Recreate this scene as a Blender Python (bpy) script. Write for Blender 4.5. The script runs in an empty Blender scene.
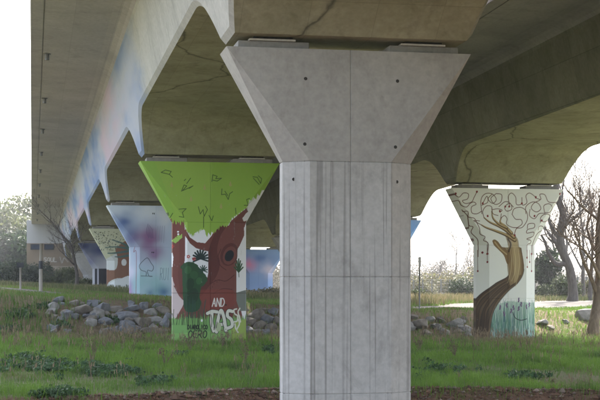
import bpy, bmesh, math, random
import numpy as np
from mathutils import Vector

# ------------------------------------------------------------------ camera, sky, sun, exposure
SC = bpy.context.scene
COL = SC.collection
F = 1404.0            # focal length in photo pixels (photo is 600 x 400)
VX, VY = 32.0, 293.0  # where the bridge axis (+Y) vanishes, and the horizon row
TH = math.atan((300.0 - VX) / F)
CT, ST = math.cos(TH), math.sin(TH)
EYE = 1.62            # eye height over the foot of the green tree pier (z = 0)

cam_d = bpy.data.cameras.new('camera')
cam_d.sensor_width = 36.0
cam_d.lens = F / 600.0 * 36.0
cam_d.shift_y = (VY - 200.0) / 600.0
cam_d.clip_start = 0.1
cam_d.clip_end = 3000.0
cam = bpy.data.objects.new('camera', cam_d)
COL.objects.link(cam)
cam.location = (0, 0, EYE)
cam.rotation_euler = (math.radians(90), 0, -TH)
SC.camera = cam

SUN_VEC = Vector((4.2, 10.3, 10.2)).normalized()
SUN_EL = math.asin(SUN_VEC.z)
SUN_AZ = math.atan2(SUN_VEC.x, SUN_VEC.y)
world = bpy.data.worlds.new('World')
SC.world = world
world.use_nodes = True
wn = world.node_tree.nodes
wl = world.node_tree.links
wn.clear()
sky = wn.new('ShaderNodeTexSky')
sky.sky_type = 'NISHITA'
sky.sun_disc = False
sky.sun_elevation = SUN_EL
sky.sun_rotation = SUN_AZ
sky.altitude = 0
sky.air_density = 1.0
sky.dust_density = 4.0
sky.ozone_density = 1.0
hsv = wn.new('ShaderNodeHueSaturation')
hsv.inputs['Saturation'].default_value = 0.55
bg = wn.new('ShaderNodeBackground')
bg.inputs['Strength'].default_value = 0.15
wo = wn.new('ShaderNodeOutputWorld')
wl.new(sky.outputs[0], hsv.inputs['Color'])
wl.new(hsv.outputs[0], bg.inputs['Color'])
wl.new(bg.outputs[0], wo.inputs['Surface'])

sun_d = bpy.data.lights.new('sun', 'SUN')
sun_d.energy = 2.9
sun_d.angle = math.radians(0.6)
sun_d.color = (1.0, 0.94, 0.84)
sun = bpy.data.objects.new('sun', sun_d)
COL.objects.link(sun)
sun.rotation_euler = SUN_VEC.to_track_quat('Z', 'Y').to_euler()

SC.view_settings.view_transform = 'Standard'
SC.view_settings.look = 'None'
SC.view_settings.exposure = 2.5
SC.view_settings.gamma = 1.0

SC.cycles.max_bounces = 6
SC.cycles.diffuse_bounces = 4
SC.cycles.transmission_bounces = 3
SC.cycles.volume_bounces = 0

random.seed(7)
RNG = np.random.default_rng(11)

# ------------------------------------------------------------------ helpers
def srgb(r, g, b, gain=1.0):
    o = []
    for c in (r, g, b):
        c = c / 255.0
        l = c / 12.92 if c <= 0.04045 else ((c + 0.055) / 1.055) ** 2.4
        o.append(min(l * gain, 0.85))
    return tuple(o)

def tag(o, label=None, cat=None, group=None, kind=None):
    if label: o['label'] = label
    if cat: o['category'] = cat
    if group: o['group'] = group
    if kind: o['kind'] = kind
    return o

def empty(name, loc=(0, 0, 0), rz=0.0):
    o = bpy.data.objects.new(name, None)
    o.empty_display_size = 0.2
    o.location = loc
    o.rotation_euler = (0, 0, rz)
    COL.objects.link(o)
    return o

def link(name, me, mat, parent=None, loc=None):
    o = bpy.data.objects.new(name, me)
    if mat is not None and len(me.materials) == 0:
        me.materials.append(mat)
    COL.objects.link(o)
    if parent is not None: o.parent = parent
    if loc is not None: o.location = loc
    return o

def np_mesh(name, V, faces, smooth=False):
    """faces: (n,3) or (n,4) int array"""
    V = np.asarray(V, dtype=np.float32)
    faces = np.asarray(faces, dtype=np.int32)
    k = faces.shape[1]
    me = bpy.data.meshes.new(name)
    me.vertices.add(len(V))
    me.vertices.foreach_set('co', V.ravel())
    me.loops.add(faces.size)
    me.loops.foreach_set('vertex_index', faces.ravel())
    me.polygons.add(len(faces))
    me.polygons.foreach_set('loop_start', np.arange(0, faces.size, k, dtype=np.int32))
    me.polygons.foreach_set('loop_total', np.full(len(faces), k, dtype=np.int32))
    me.polygons.foreach_set('use_smooth', np.full(len(faces), bool(smooth), dtype=bool))
    me.update(calc_edges=True)
    return me

def add_color(me, arr, name='paint'):
    a = me.color_attributes.new(name, 'FLOAT_COLOR', 'POINT')
    a.data.foreach_set('color', np.asarray(arr, dtype=np.float32).ravel())

class MB:
    def __init__(s): s.v = []; s.f = []
    def box(s, x0, x1, y0, y1, z0, z1, taper=0.0):
        n = len(s.v); t = taper
        s.v += [(x0, y0, z0), (x1, y0, z0), (x1, y1, z0), (x0, y1, z0),
                (x0 + t, y0 + t, z1), (x1 - t, y0 + t, z1), (x1 - t, y1 - t, z1), (x0 + t, y1 - t, z1)]
        s.f += [tuple(n + i for i in q) for q in ((0, 3, 2, 1), (4, 5, 6, 7), (0, 1, 5, 4), (1, 2, 6, 5), (2, 3, 7, 6), (3, 0, 4, 7))]
        return s
    def tube(s, pts, rads, sides=6, cap=True):
        pts = [Vector(p) for p in pts]
        n0 = len(s.v)
        up = Vector((0.3, 0.2, 1)).normalized()
        for i, p in enumerate(pts):
            d = (pts[min(i + 1, len(pts) - 1)] - pts[max(i - 1, 0)])
            if d.length < 1e-9: d = Vector((0, 0, 1))
            d.normalize()
            a = d.cross(up)
            if a.length < 0.05: a = d.cross(Vector((1, 0, 0)))
            a.normalize(); b = d.cross(a)
            for k in range(sides):
                t = 2 * math.pi * k / sides
                s.v.append(tuple(p + (a * math.cos(t) + b * math.sin(t)) * rads[i]))
        for i in range(len(pts) - 1):
            for k in range(sides):
                k2 = (k + 1) % sides
                s.f.append((n0 + i * sides + k, n0 + i * sides + k2, n0 + (i + 1) * sides + k2, n0 + (i + 1) * sides + k))
        if cap:
            s.f.append(tuple(n0 + k for k in range(sides)))
            s.f.append(tuple(n0 + (len(pts) - 1) * sides + k for k in reversed(range(sides))))
        return s
    def mesh(s, name, smooth=False, bevel=0.0):
        me = bpy.data.meshes.new(name)
        me.from_pydata(s.v, [], s.f)
        if bevel > 0:
            bm = bmesh.new(); bm.from_mesh(me)
            bmesh.ops.bevel(bm, geom=bm.edges[:], offset=bevel, segments=1, affect='EDGES', profile=0.5)
            bm.to_mesh(me); bm.free()
        if smooth:
            me.polygons.foreach_set('use_smooth', [True] * len(me.polygons))
        me.update()
        return me

def ray(px, py):
    cx = (px - 300.0) / F
    cz = (VY - py) / F
    return Vector((cx * CT + ST, CT - cx * ST, cz))   # per metre of camera depth

def project(X, Y, Z):
    d = Y * CT + X * ST
    return 300.0 + F * (X * CT - Y * ST) / d, VY - F * (Z - EYE) / d, d

# smooth pseudo noise, vectorised
class Noise:
    def __init__(s, seed, octv=4, base=1.0):
        r = np.random.default_rng(seed)
        s.w = []
        for o in range(octv):
            for k in range(5):
                a = r.uniform(0, 2 * np.pi)
                fr = base * (2.0 ** o) * r.uniform(0.7, 1.4)
                s.w.append((np.cos(a) * fr, np.sin(a) * fr, r.uniform(0, 6.28), 0.6 ** o))
        s.n = sum(w[3] for w in s.w) * 0.42
    def __call__(s, x, y):
        t = 0
        for a, b, p, m in s.w:
            t = t + m * np.sin(a * x + b * y + p)
        return t / s.n     # about -1..1

# ------------------------------------------------------------------ materials
class NT:
    def __init__(s, name):
        s.m = bpy.data.materials.new(name); s.m.use_nodes = True
        s.t = s.m.node_tree; s.t.nodes.clear()
        s.out = s.t.nodes.new('ShaderNodeOutputMaterial')
    def n(s, typ, **kw):
        nd = s.t.nodes.new('ShaderNode' + typ)
        for k, v in kw.items():
            if k.startswith('i_'):
                key = k[2:].replace('_', ' ')
                nd.inputs[key].default_value = v
            else: setattr(nd, k, v)
        return nd
    def l(s, a, b): s.t.links.new(a, b)
    def pos(s, scale=(1, 1, 1), loc=(0, 0, 0)):
        g = s.n('NewGeometry'); mp = s.n('Mapping')
        mp.inputs['Scale'].default_value = scale
        mp.inputs['Location'].default_value = loc
        s.l(g.outputs['Position'], mp.inputs['Vector'])
        return mp.outputs[0]
    def obj(s, scale=(1, 1, 1), loc=(0, 0, 0)):
        g = s.n('TexCoord'); mp = s.n('Mapping')
        mp.inputs['Scale'].default_value = scale
        mp.inputs['Location'].default_value = loc
        s.l(g.outputs['Object'], mp.inputs['Vector'])
        return mp.outputs[0]
    def noise(s, vec, scale, detail=4.0, rough=0.55, dist=0.0):
        nd = s.n('TexNoise'); nd.inputs['Scale'].default_value = scale
        nd.inputs['Detail'].default_value = detail; nd.inputs['Roughness'].default_value = rough
        nd.inputs['Distortion'].default_value = dist
        s.l(vec, nd.inputs['Vector'])
        return nd.outputs['Fac']
    def ramp(s, fac, stops):
        r = s.n('ValToRGB')
        el = r.color_ramp.elements
        while len(el) < len(stops): el.new(0.5)
        for e, (p, c) in zip(el, stops):
            e.position = p
            e.color = (c, c, c, 1) if not isinstance(c, tuple) else (c[0], c[1], c[2], 1)
        s.l(fac, r.inputs['Fac'])
        return r.outputs['Color']
    def mix(s, fac, a, b, mode='MIX'):
        m = s.n('MixRGB', blend_type=mode)
        for sock, v in ((m.inputs[0], fac), (m.inputs[1], a), (m.inputs[2], b)):
            if isinstance(v, (int, float)): sock.default_value = v
            elif isinstance(v, tuple): sock.default_value = (v[0], v[1], v[2], 1)
            else: s.l(v, sock)
        return m.outputs[0]
    def math(s, op, a, b=0.0):
        m = s.n('Math', operation=op)
        for sock, v in ((m.inputs[0], a), (m.inputs[1], b)):
            if isinstance(v, (int, float)): sock.default_value = v
            else: s.l(v, sock)
        return m.outputs[0]
    def bsdf(s, col, rough=0.85, bump=None, bstr=0.3, bdist=0.02, spec=0.3):
        p = s.n('BsdfPrincipled')
        if isinstance(col, tuple): p.inputs['Base Color'].default_value = (col[0], col[1], col[2], 1)
        else: s.l(col, p.inputs['Base Color'])
        if isinstance(rough, (int, float)): p.inputs['Roughness'].default_value = rough
        else: s.l(rough, p.inputs['Roughness'])
        p.inputs['Specular IOR Level'].default_value = spec
        if bump is not None:
            b = s.n('Bump'); b.inputs['Strength'].default_value = bstr; b.inputs['Distance'].default_value = bdist
            s.l(bump, b.inputs['Height']); s.l(b.outputs[0], p.inputs['Normal'])
        s.l(p.outputs[0], s.out.inputs['Surface'])
        return p

def concrete(name, c1, c2, stain=(0.1, 0.1, 0.09), streak=0.5, green=0.0, paint=False, web=False, soffit=False, cracks=True):
    t = NT(name)
    big = t.noise(t.pos(), 0.45, 5, 0.6)
    col = t.mix(t.ramp(big, [(0.3, 0.0), (0.7, 1.0)]), c1, c2)
    fine = t.noise(t.pos(), 9.0, 6, 0.65)
    col = t.mix(0.35, col, t.ramp(fine, [(0.25, 0.30), (0.75, 0.70)]), 'OVERLAY')
    # blotches
    blot = t.noise(t.pos((1, 1, 0.6), (3.1, 7.7, 1.3)), 1.6, 6, 0.7, 0.4)
    col = t.mix(t.ramp(blot, [(0.52, 0.0), (0.74, 0.45)]), col, stain)
    # run-down streaks (dirt with its own shape)
    if streak > 0:
        s1 = t.noise(t.pos((1, 1, 0.02)), 8.0, 3, 0.6)
        msk = t.noise(t.pos((1, 1, 0.25), (9, 2, 4)), 0.9, 2, 0.5)
        a = t.ramp(s1, [(0.58, 0.0), (0.70, 0.8)])
        m = t.ramp(msk, [(0.42, 0.0), (0.62, 1.0)])
        col = t.mix(t.math('MULTIPLY', t.math('MULTIPLY', a, m), streak), col, stain)
        s2 = t.noise(t.pos((1, 1, 0.008), (4, 4, 0)), 17.0, 2, 0.5)
        a2 = t.ramp(s2, [(0.60, 0.0), (0.66, 1.0)])
        col = t.mix(t.math('MULTIPLY', t.math('MULTIPLY', a2, t.ramp(msk, [(0.30, 0.15), (0.5, 1.0)])), streak * 0.7), col, stain)
    if green > 0:
        gn = t.noise(t.pos((1, 1, 1), (20, 3, 5)), 0.8, 6, 0.7, 0.6)
        col = t.mix(t.math('MULTIPLY', t.ramp(gn, [(0.35, 0.1), (0.7, 1.0)]), green), col, (0.075, 0.085, 0.032))
    hgt = fine
    if web or soffit:
        # formwork board joints and a few wandering cracks
        br = t.n('TexBrick', offset=0.0)
        br.inputs['Scale'].default_value = 1.0
        br.inputs['Mortar Size'].default_value = 0.008 if soffit else (0.012 if green > 0 else 0.006)
        br.inputs['Mortar Smooth'].default_value = 0.2
        br.inputs['Brick Width'].default_value = 2.44
        br.inputs['Row Height'].default_value = 1.22
        br.inputs['Color1'].default_value = (0.42, 0.42, 0.42, 1)
        br.inputs['Color2'].default_value = (0.58, 0.58, 0.58, 1)
        br.inputs['Mortar'].default_value = (0.2, 0.2, 0.2, 1)
        g = t.n('NewGeometry'); sx = t.n('SeparateXYZ'); t.l(g.outputs['Position'], sx.inputs[0])
        cb = t.n('CombineXYZ')
        t.l(sx.outputs['Y'], cb.inputs['X'])
        t.l(sx.outputs['X' if soffit else 'Z'], cb.inputs['Y'])
        t.l(cb.outputs[0], br.inputs['Vector'])
        col = t.mix(0.28 if soffit else (0.45 if green > 0 else 0.16), col, br.outputs['Color'], 'OVERLAY')
        if soffit and cracks:
            vo = t.n('TexVoronoi', feature='DISTANCE_TO_EDGE'); vo.inputs['Scale'].default_value = 0.10
            wv = t.n('TexNoise'); wv.inputs['Scale'].default_value = 0.7; wv.inputs['Detail'].default_value = 5
            ad = t.n('MixRGB', blend_type='ADD'); ad.inputs[0].default_value = 1.6
            p0 = t.pos((1, 0.7, 1), (2.3, 0.4, 0))
            t.l(p0, wv.inputs['Vector']); t.l(p0, ad.inputs[1]); t.l(wv.outputs['Color'], ad.inputs[2]); t.l(ad.outputs[0], vo.inputs['Vector'])
            col = t.mix(t.ramp(vo.outputs['Distance'], [(0.0, 0.7), (0.002, 0.5), (0.0045, 0.0)]), col, (0.02, 0.022, 0.018))
    if web:
        # sprayed pastel colours on the web of the girder, from about the second pier on
        g2 = t.n('NewGeometry'); s3 = t.n('SeparateXYZ'); t.l(g2.outputs['Position'], s3.inputs[0])
        wob = t.noise(t.pos((0.6, 0.15, 0.5)), 0.9, 4, 0.6)
        yy = t.math('ADD', s3.outputs['Y'], t.math('MULTIPLY', wob, 9.0))
        yn = t.math('DIVIDE', yy, 160.0)
        ca = t.noise(t.pos((0.5, 0.10, 0.45), (2, 5, 1)), 1.0, 3, 0.5)
        cb_ = t.noise(t.pos((0.5, 0.08, 0.5), (8, 1, 6)), 0.9, 3, 0.5)
        pal = t.mix(t.ramp(ca, [(0.42, 0.0), (0.58, 1.0)]), srgb(96, 128, 178), srgb(160, 168, 188))
        pal = t.mix(t.ramp(cb_, [(0.52, 0.0), (0.66, 0.8)]), pal, srgb(184, 160, 178))
        am = t.ramp(yn, [(0.275, 0.0), (0.295, 0.85), (0.5, 0.9), (1.0, 0.85)])
        px_ = t.noise(t.pos((1, 0.15, 1.0), (7, 1, 3)), 1.0, 4, 0.6)
        am = t.math('MULTIPLY', am, t.ramp(px_, [(0.3, 0.55), (0.55, 1.0)]))
        sxw = t.n('SeparateXYZ'); gg = t.n('NewGeometry'); t.l(gg.outputs['Position'], sxw.inputs[0])
        am = t.math('MULTIPLY', am, t.math('LESS_THAN', sxw.outputs['X'], 4.6))
        col = t.mix(am, col, pal)
    rough = 0.88
    if paint:
        at = t.n('Attribute', attribute_name='paint')
        wear = t.noise(t.pos((1, 1, 0.5), (1, 8, 2)), 6.0, 6, 0.7)
        wm = t.ramp(wear, [(0.24, 0.45), (0.36, 1.0)])
        big2 = t.noise(t.pos((1, 1, 0.3)), 1.3, 4, 0.6)
        pc = t.mix(0.12, at.outputs['Color'], t.ramp(big2, [(0.25, 0.32), (0.75, 0.66)]), 'OVERLAY')
        col = t.mix(t.math('MULTIPLY', at.outputs['Alpha'], wm), col, pc)
        rough = 0.7
    t.bsdf(col, rough, hgt, 0.25, 0.01, 0.25)
    return t.m

def leafmat(name, attr='paint', trans=0.35, rough=0.6):
    t = NT(name)
    at = t.n('Attribute', attribute_name=attr)
    d = t.n('BsdfPrincipled'); d.inputs['Roughness'].default_value = rough
    d.inputs['Specular IOR Level'].default_value = 0.25
    tr = t.n('BsdfTranslucent'); mx = t.n('MixShader'); mx.inputs[0].default_value = trans
    t.l(at.outputs['Color'], d.inputs['Base Color']); t.l(at.outputs['Color'], tr.inputs['Color'])
    t.l(d.outputs[0], mx.inputs[1]); t.l(tr.outputs[0], mx.inputs[2]); t.l(mx.outputs[0], t.out.inputs['Surface'])
    return t.m

def simple(name, c1, c2, scale=6.0, rough=0.85, bump=0.3, stretch=(1, 1, 1), bd=0.02):
    t = NT(name)
    v = t.obj(stretch)
    nz = t.noise(v, scale, 6, 0.65)
    t.bsdf(t.mix(t.ramp(nz, [(0.3, 0.0), (0.7, 1.0)]), c1, c2), rough, nz, bump, bd)
    return t.m

M = {}
M['pier'] = concrete('pier_concrete', (0.40, 0.395, 0.385), (0.48, 0.475, 0.465), (0.13, 0.125, 0.115), 0.75)
M['pier_cap'] = concrete('pier_cap_concrete', (0.345, 0.335, 0.32), (0.41, 0.40, 0.38), (0.18, 0.165, 0.15), 0.06)
M['paint'] = concrete('painted_concrete', (0.36, 0.355, 0.345), (0.44, 0.435, 0.425), (0.14, 0.135, 0.125), 0.3, paint=True)
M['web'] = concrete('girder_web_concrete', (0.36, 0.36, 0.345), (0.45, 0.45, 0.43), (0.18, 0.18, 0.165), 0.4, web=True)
M['web_stained'] = concrete('weathered_web_concrete', (0.22, 0.22, 0.18), (0.30, 0.295, 0.245), (0.10, 0.105, 0.08), 0.35, green=0.3, web=True)  # stained, mossy girder webs: darker and greener concrete
M['soffit'] = concrete('girder_soffit_concrete', (0.33, 0.315, 0.225), (0.43, 0.41, 0.30), (0.08, 0.08, 0.055), 0.0, green=0.4, soffit=True)
M['slab'] = concrete('slab_concrete', (0.335, 0.32, 0.335), (0.425, 0.405, 0.42), (0.19, 0.18, 0.185), 0.0, green=0.0, soffit=True, cracks=False)
M['plinth'] = concrete('plinth_concrete', (0.21, 0.20, 0.185), (0.29, 0.28, 0.26), (0.09, 0.085, 0.075), 0.2)
M['bearing'] = simple('bearing_rubber', (0.02, 0.02, 0.02), (0.05, 0.045, 0.04), 12)
M['plate'] = simple('bearing_plate_steel', (0.42, 0.40, 0.36), (0.55, 0.53, 0.5), 20, 0.6, 0.1)
M['hole'] = simple('tie_hole_dark', (0.03, 0.03, 0.03), (0.06, 0.055, 0.05), 30)
M['rock'] = simple('rock_grey', (0.075, 0.08, 0.09), (0.20, 0.205, 0.22), 3.5, 0.9, 0.8, bd=0.05)
M['rock_b'] = simple('rock_warm', (0.085, 0.075, 0.065), (0.22, 0.195, 0.165), 3.5, 0.9, 0.8, bd=0.05)
M['rock_c'] = simple('rock_pale', (0.14, 0.135, 0.13), (0.30, 0.29, 0.275), 3.5, 0.9, 0.8, bd=0.05)
M['bark'] = simple('bark_brown', (0.08, 0.055, 0.04), (0.20, 0.15, 0.11), 9, 0.9, 0.9, (1, 1, 0.25), 0.04)
M['bark_g'] = simple('bark_grey', (0.045, 0.038, 0.034), (0.12, 0.105, 0.095), 9, 0.9, 0.8, (1, 1, 0.25), 0.03)
M['wood'] = simple('weathered_pole', (0.22, 0.20, 0.17), (0.36, 0.33, 0.29), 14, 0.85, 0.3, (1, 1, 0.1))
M['metal'] = simple('galvanised_post', (0.13, 0.13, 0.13), (0.22, 0.22, 0.215), 14, 0.55, 0.1)
M['darkmetal'] = simple('dark_steel', (0.02, 0.022, 0.026), (0.05, 0.055, 0.065), 14, 0.6, 0.1)
M['signplate'] = simple('sign_plate', (0.38, 0.37, 0.35), (0.5, 0.49, 0.47), 10, 0.6, 0.1)
M['darkblue'] = simple('panel_dark_blue', (0.018, 0.028, 0.05), (0.035, 0.05, 0.08), 8, 0.5, 0.1)
M['leaf'] = leafmat('leaf_colour')
M['grass'] = leafmat('grass_colour', trans=0.3)
M['dry'] = leafmat('dry_stalk_colour', trans=0.2, rough=0.8)

# ------------------------------------------------------------------ terrain
nzA = Noise(1, 4, 0.35)
nzB = Noise(2, 4, 1.3)
nzC = Noise(3, 3, 0.05)
def sstep(a, b, x):
    t = np.clip((x - a) / (b - a), 0, 1)
    return t * t * (3 - 2 * t)
def bank_edge(X):
    return 26.2 + 3.2 * sstep(-0.5, 7.0, X) - 0.5 * sstep(9.0, 14.0, X) + 0.20 * nzB(X, 3.3 + 0 * X) + 0.32 * nzB(X * .35, 9.1 + 0 * X)
def bank_start(X):
    return 49.8 + np.clip((X - 5.0) * 0.40, -1.5, 8.0)
def terrain(X, Y):
    X = np.asarray(X, dtype=np.float64); Y = np.asarray(Y, dtype=np.float64)
    up = EYE - 0.18 - np.clip((X - 5.0), -12, 12.5) * 0.047
    up = up + 0.012 * np.clip(Y - 63, -6, 20) + 0.10 * nzA(X, Y) + 0.9 * sstep(80, 160, Y) * sstep(9, -10, X)
    up = up + 7.0 * sstep(150, 330, Y) * sstep(14, -30, X)
    up = up + 0.008 * np.clip(Y - 57.5, 0, 20) * sstep(8, 18, X) - 0.10 * sstep(12, 20, X)
    lo = -0.019 * (X - 5.75) - 0.42 * sstep(45, 28, Y) + 0.05 * nzA(X * 1.3, Y * 1.3) + 0.025 * nzB(X, Y)
    bs = bank_start(X)
    k = sstep(bs, bs + 5.2, Y)
    z = lo * (1 - k) + up * k
    # dirt scoop at the right above the stream bank
    z = z - 0.30 * np.exp(-(((X - 13.0) / 1.6) ** 2 + ((Y - 31.2) / 1.2) ** 2))
    # stream channel between the camera's bank and the far bank
    e = bank_edge(X)
    w = e - Y
    near = sstep(8.0, 13.0, Y)
    drop = np.where(w > 0, 0.75 * sstep(0.0, 0.55, w) + 0.75 * sstep(0.4, 5.0, w), 0.0)
    z = np.where(Y < e, (-0.42 - 0.019 * (X - 5.75) - drop + 0.05 * nzB(X * 1.5, Y * 1.5)) * near + (-0.12 + 0.05 * nzA(X, Y)) * (1 - near), z)
    return z
def tz(x, y): return float(terrain(np.array([x]), np.array([y]))[0])

def on_ground(px, py, dmin=20.0, dmax=130.0):
    """first point on the terrain along the ray through a photo pixel"""
    r = ray(px, py)
    ds = np.arange(dmin, dmax, 0.1)
    Z = EYE + r.z * ds
    T = terrain(r.x * ds, r.y * ds)
    hit = np.nonzero(Z <= T)[0]
    d = ds[hit[0]] if len(hit) else dmax
    return Vector((r.x * d, r.y * d, EYE + r.z * d)), d

def build_ground():
    xs = np.unique(np.concatenate([np.linspace(-400, -30, 30), np.linspace(-30, -4, 40), np.linspace(-4, 30, 240), np.linspace(30, 60, 40), np.linspace(60, 500, 36)]))
    ys = np.unique(np.concatenate([np.linspace(-60, 5, 16), np.linspace(5, 24, 40), np.linspace(24, 34, 120), np.linspace(34, 62, 200), np.linspace(62, 100, 70), np.linspace(100, 200, 40), np.linspace(200, 1200, 30)]))
    X, Y = np.meshgrid(xs, ys)
    Z = terrain(X, Y)
    V = np.stack([X.ravel(), Y.ravel(), Z.ravel()], 1)
    nx, ny = len(xs), len(ys)
    i = np.arange(nx - 1)[None, :] + np.arange(ny - 1)[:, None] * nx
    Fc = np.stack([i, i + 1, i + 1 + nx, i + nx], -1).reshape(-1, 4)
    me = np_mesh('ground', V, Fc, True)
    # soil mask: stream bank, scoop of bare dirt, stony slope
    e = bank_edge(X)
    soil = np.clip(sstep(0.35, -0.1, Y - e) * sstep(9, 13, Y), 0, 1)
    soil = np.maximum(soil, np.exp(-(((X - 13.0) / 1.5) ** 2 + ((Y - 31.4) / 1.0) ** 2)) * 1.4)
    bs = bank_start(X)
    soil = np.maximum(soil, 0.6 * sstep(bs + 0.2, bs + 1.5, Y) * sstep(bs + 7.0, bs + 5.5, Y))
    soil = np.clip(soil + 0.25 * nzB(X * 2, Y * 2) * (soil > 0.05), 0, 1)
    add_color(me, np.stack([soil.ravel()] * 3 + [np.ones(soil.size)], 1), 'soil')
    t = NT('ground_soil_grass')
    at = t.n('Attribute', attribute_name='soil')
    n1 = t.noise(t.pos(), 0.6, 6, 0.65)
    n2 = t.noise(t.pos(), 7.0, 6, 0.7)
    g = t.mix(t.ramp(n1, [(0.3, 0.0), (0.7, 1.0)]), (0.07, 0.10, 0.032), (0.17, 0.155, 0.10))
    g = t.mix(t.ramp(n2, [(0.4, 0.0), (0.75, 0.6)]), g, (0.15, 0.12, 0.075))
    s = t.mix(t.ramp(n2, [(0.3, 0.0), (0.7, 1.0)]), (0.11, 0.062, 0.04), (0.25, 0.16, 0.115))
    n3 = t.noise(t.pos((1, 1, 6)), 2.5, 5, 0.7)
    s = t.mix(t.ramp(n3, [(0.4, 0.0), (0.65, 0.6)]), s, (0.055, 0.036, 0.027))
    t.bsdf(t.mix(at.outputs['Color'], g, s), 0.95, n2, 0.9, 0.06, 0.1)
    o = link('ground', me, t.m)
    tag(o, 'grassy stream bank and higher ground under the bridge', 'ground', kind='structure')
build_ground()

PATH = [(-16, 80), (-7, 72), (0, 62.5), (5, 59.6), (10, 61.2), (15, 63.4), (20, 67.0), (26, 71.5), (34, 78), (48, 90)]
def path_hw(x): return 1.3 + 2.4 * float(np.clip((x - 15.5) / 8, 0, 1)) + 2.0 * float(np.clip((1 - x) / 6, 0, 1))
def build_path():
    # packed earth track on top of the stone bank
    P = catmull(PATH, 14)
    V = []; n = 6
    for i, (x, y) in enumerate(P):
        a = P[min(i + 1, len(P) - 1)]; b = P[max(i - 1, 0)]
        d = np.array(a) - np.array(b); d = d / np.linalg.norm(d); nrm = np.array([-d[1], d[0]])
        w = path_hw(x) + 0.25 * math.sin(i * 0.7) + 0.12 * math.sin(i * 2.3)
        for k in range(n + 1):
            q = np.array([x, y]) + nrm * (k / n - 0.5) * 2 * w
            V.append((q[0], q[1], tz(q[0], q[1]) + 0.035 * math.sin(math.pi * k / n) + 0.004))
    Fc = [(i * (n + 1) + k, i * (n + 1) + k + 1, (i + 1) * (n + 1) + k + 1, (i + 1) * (n + 1) + k) for i in range(len(P) - 1) for k in range(n)]
    me = np_mesh('path', V, Fc, True)
    m = simple('packed_earth', (0.055, 0.047, 0.04), (0.10, 0.088, 0.076), 3.0, 0.95, 0.5)
    tag(link('path', me, m), 'pale packed earth track along the top of the stone bank', 'path', kind='structure')

def catmull(pts, n=10):
    p = [np.array(q, float) for q in pts]
    p = [2 * p[0] - p[1]] + p + [2 * p[-1] - p[-2]]
    out = []
    for i in range(1, len(p) - 2):
        for k in range(n):
            t = k / n
            out.append(tuple(0.5 * ((2 * p[i]) + (-p[i - 1] + p[i + 1]) * t + (2 * p[i - 1] - 5 * p[i] + 4 * p[i + 1] - p[i + 2]) * t * t + (-p[i - 1] + 3 * p[i] - 3 * p[i + 1] + p[i + 2]) * t ** 3)))
    out.append(tuple(p[-2]))
    return out
build_path()

# ------------------------------------------------------------------ the two bridge decks
GRADE = 0.0083
SPAN = 20.6
ROW1_X, ROW2_X = 5.75, 18.4
ROW1_Y = [25.6 + SPAN * i for i in range(6)]
ROW2_Y = [53.2 + SPAN * i for i in range(5)]
ROW2_DZ = -0.12
CAP_H = 1.95
CAP_TOP0 = EYE + 4.46 + GRADE * 25.6        # cap top in the frame that follows the grade
def cap_top(y, dz=0.0): return CAP_TOP0 - GRADE * y + dz
GB = EYE + 4.89          # girder bottom at a pier (grade frame)
RISE, HL, FLAT = 1.21, 3.3, 0.6
ZJ = EYE + 8.33          # web / slab junction

def rise_at(y, y0):
    dy = abs((y - y0 + SPAN / 2) % SPAN - SPAN / 2)
    if dy <= FLAT: return 0.0
    t = min((dy - FLAT) / (HL - FLAT), 1.0)
    return RISE * (1 - (1 - t) ** 2.1)

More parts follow.
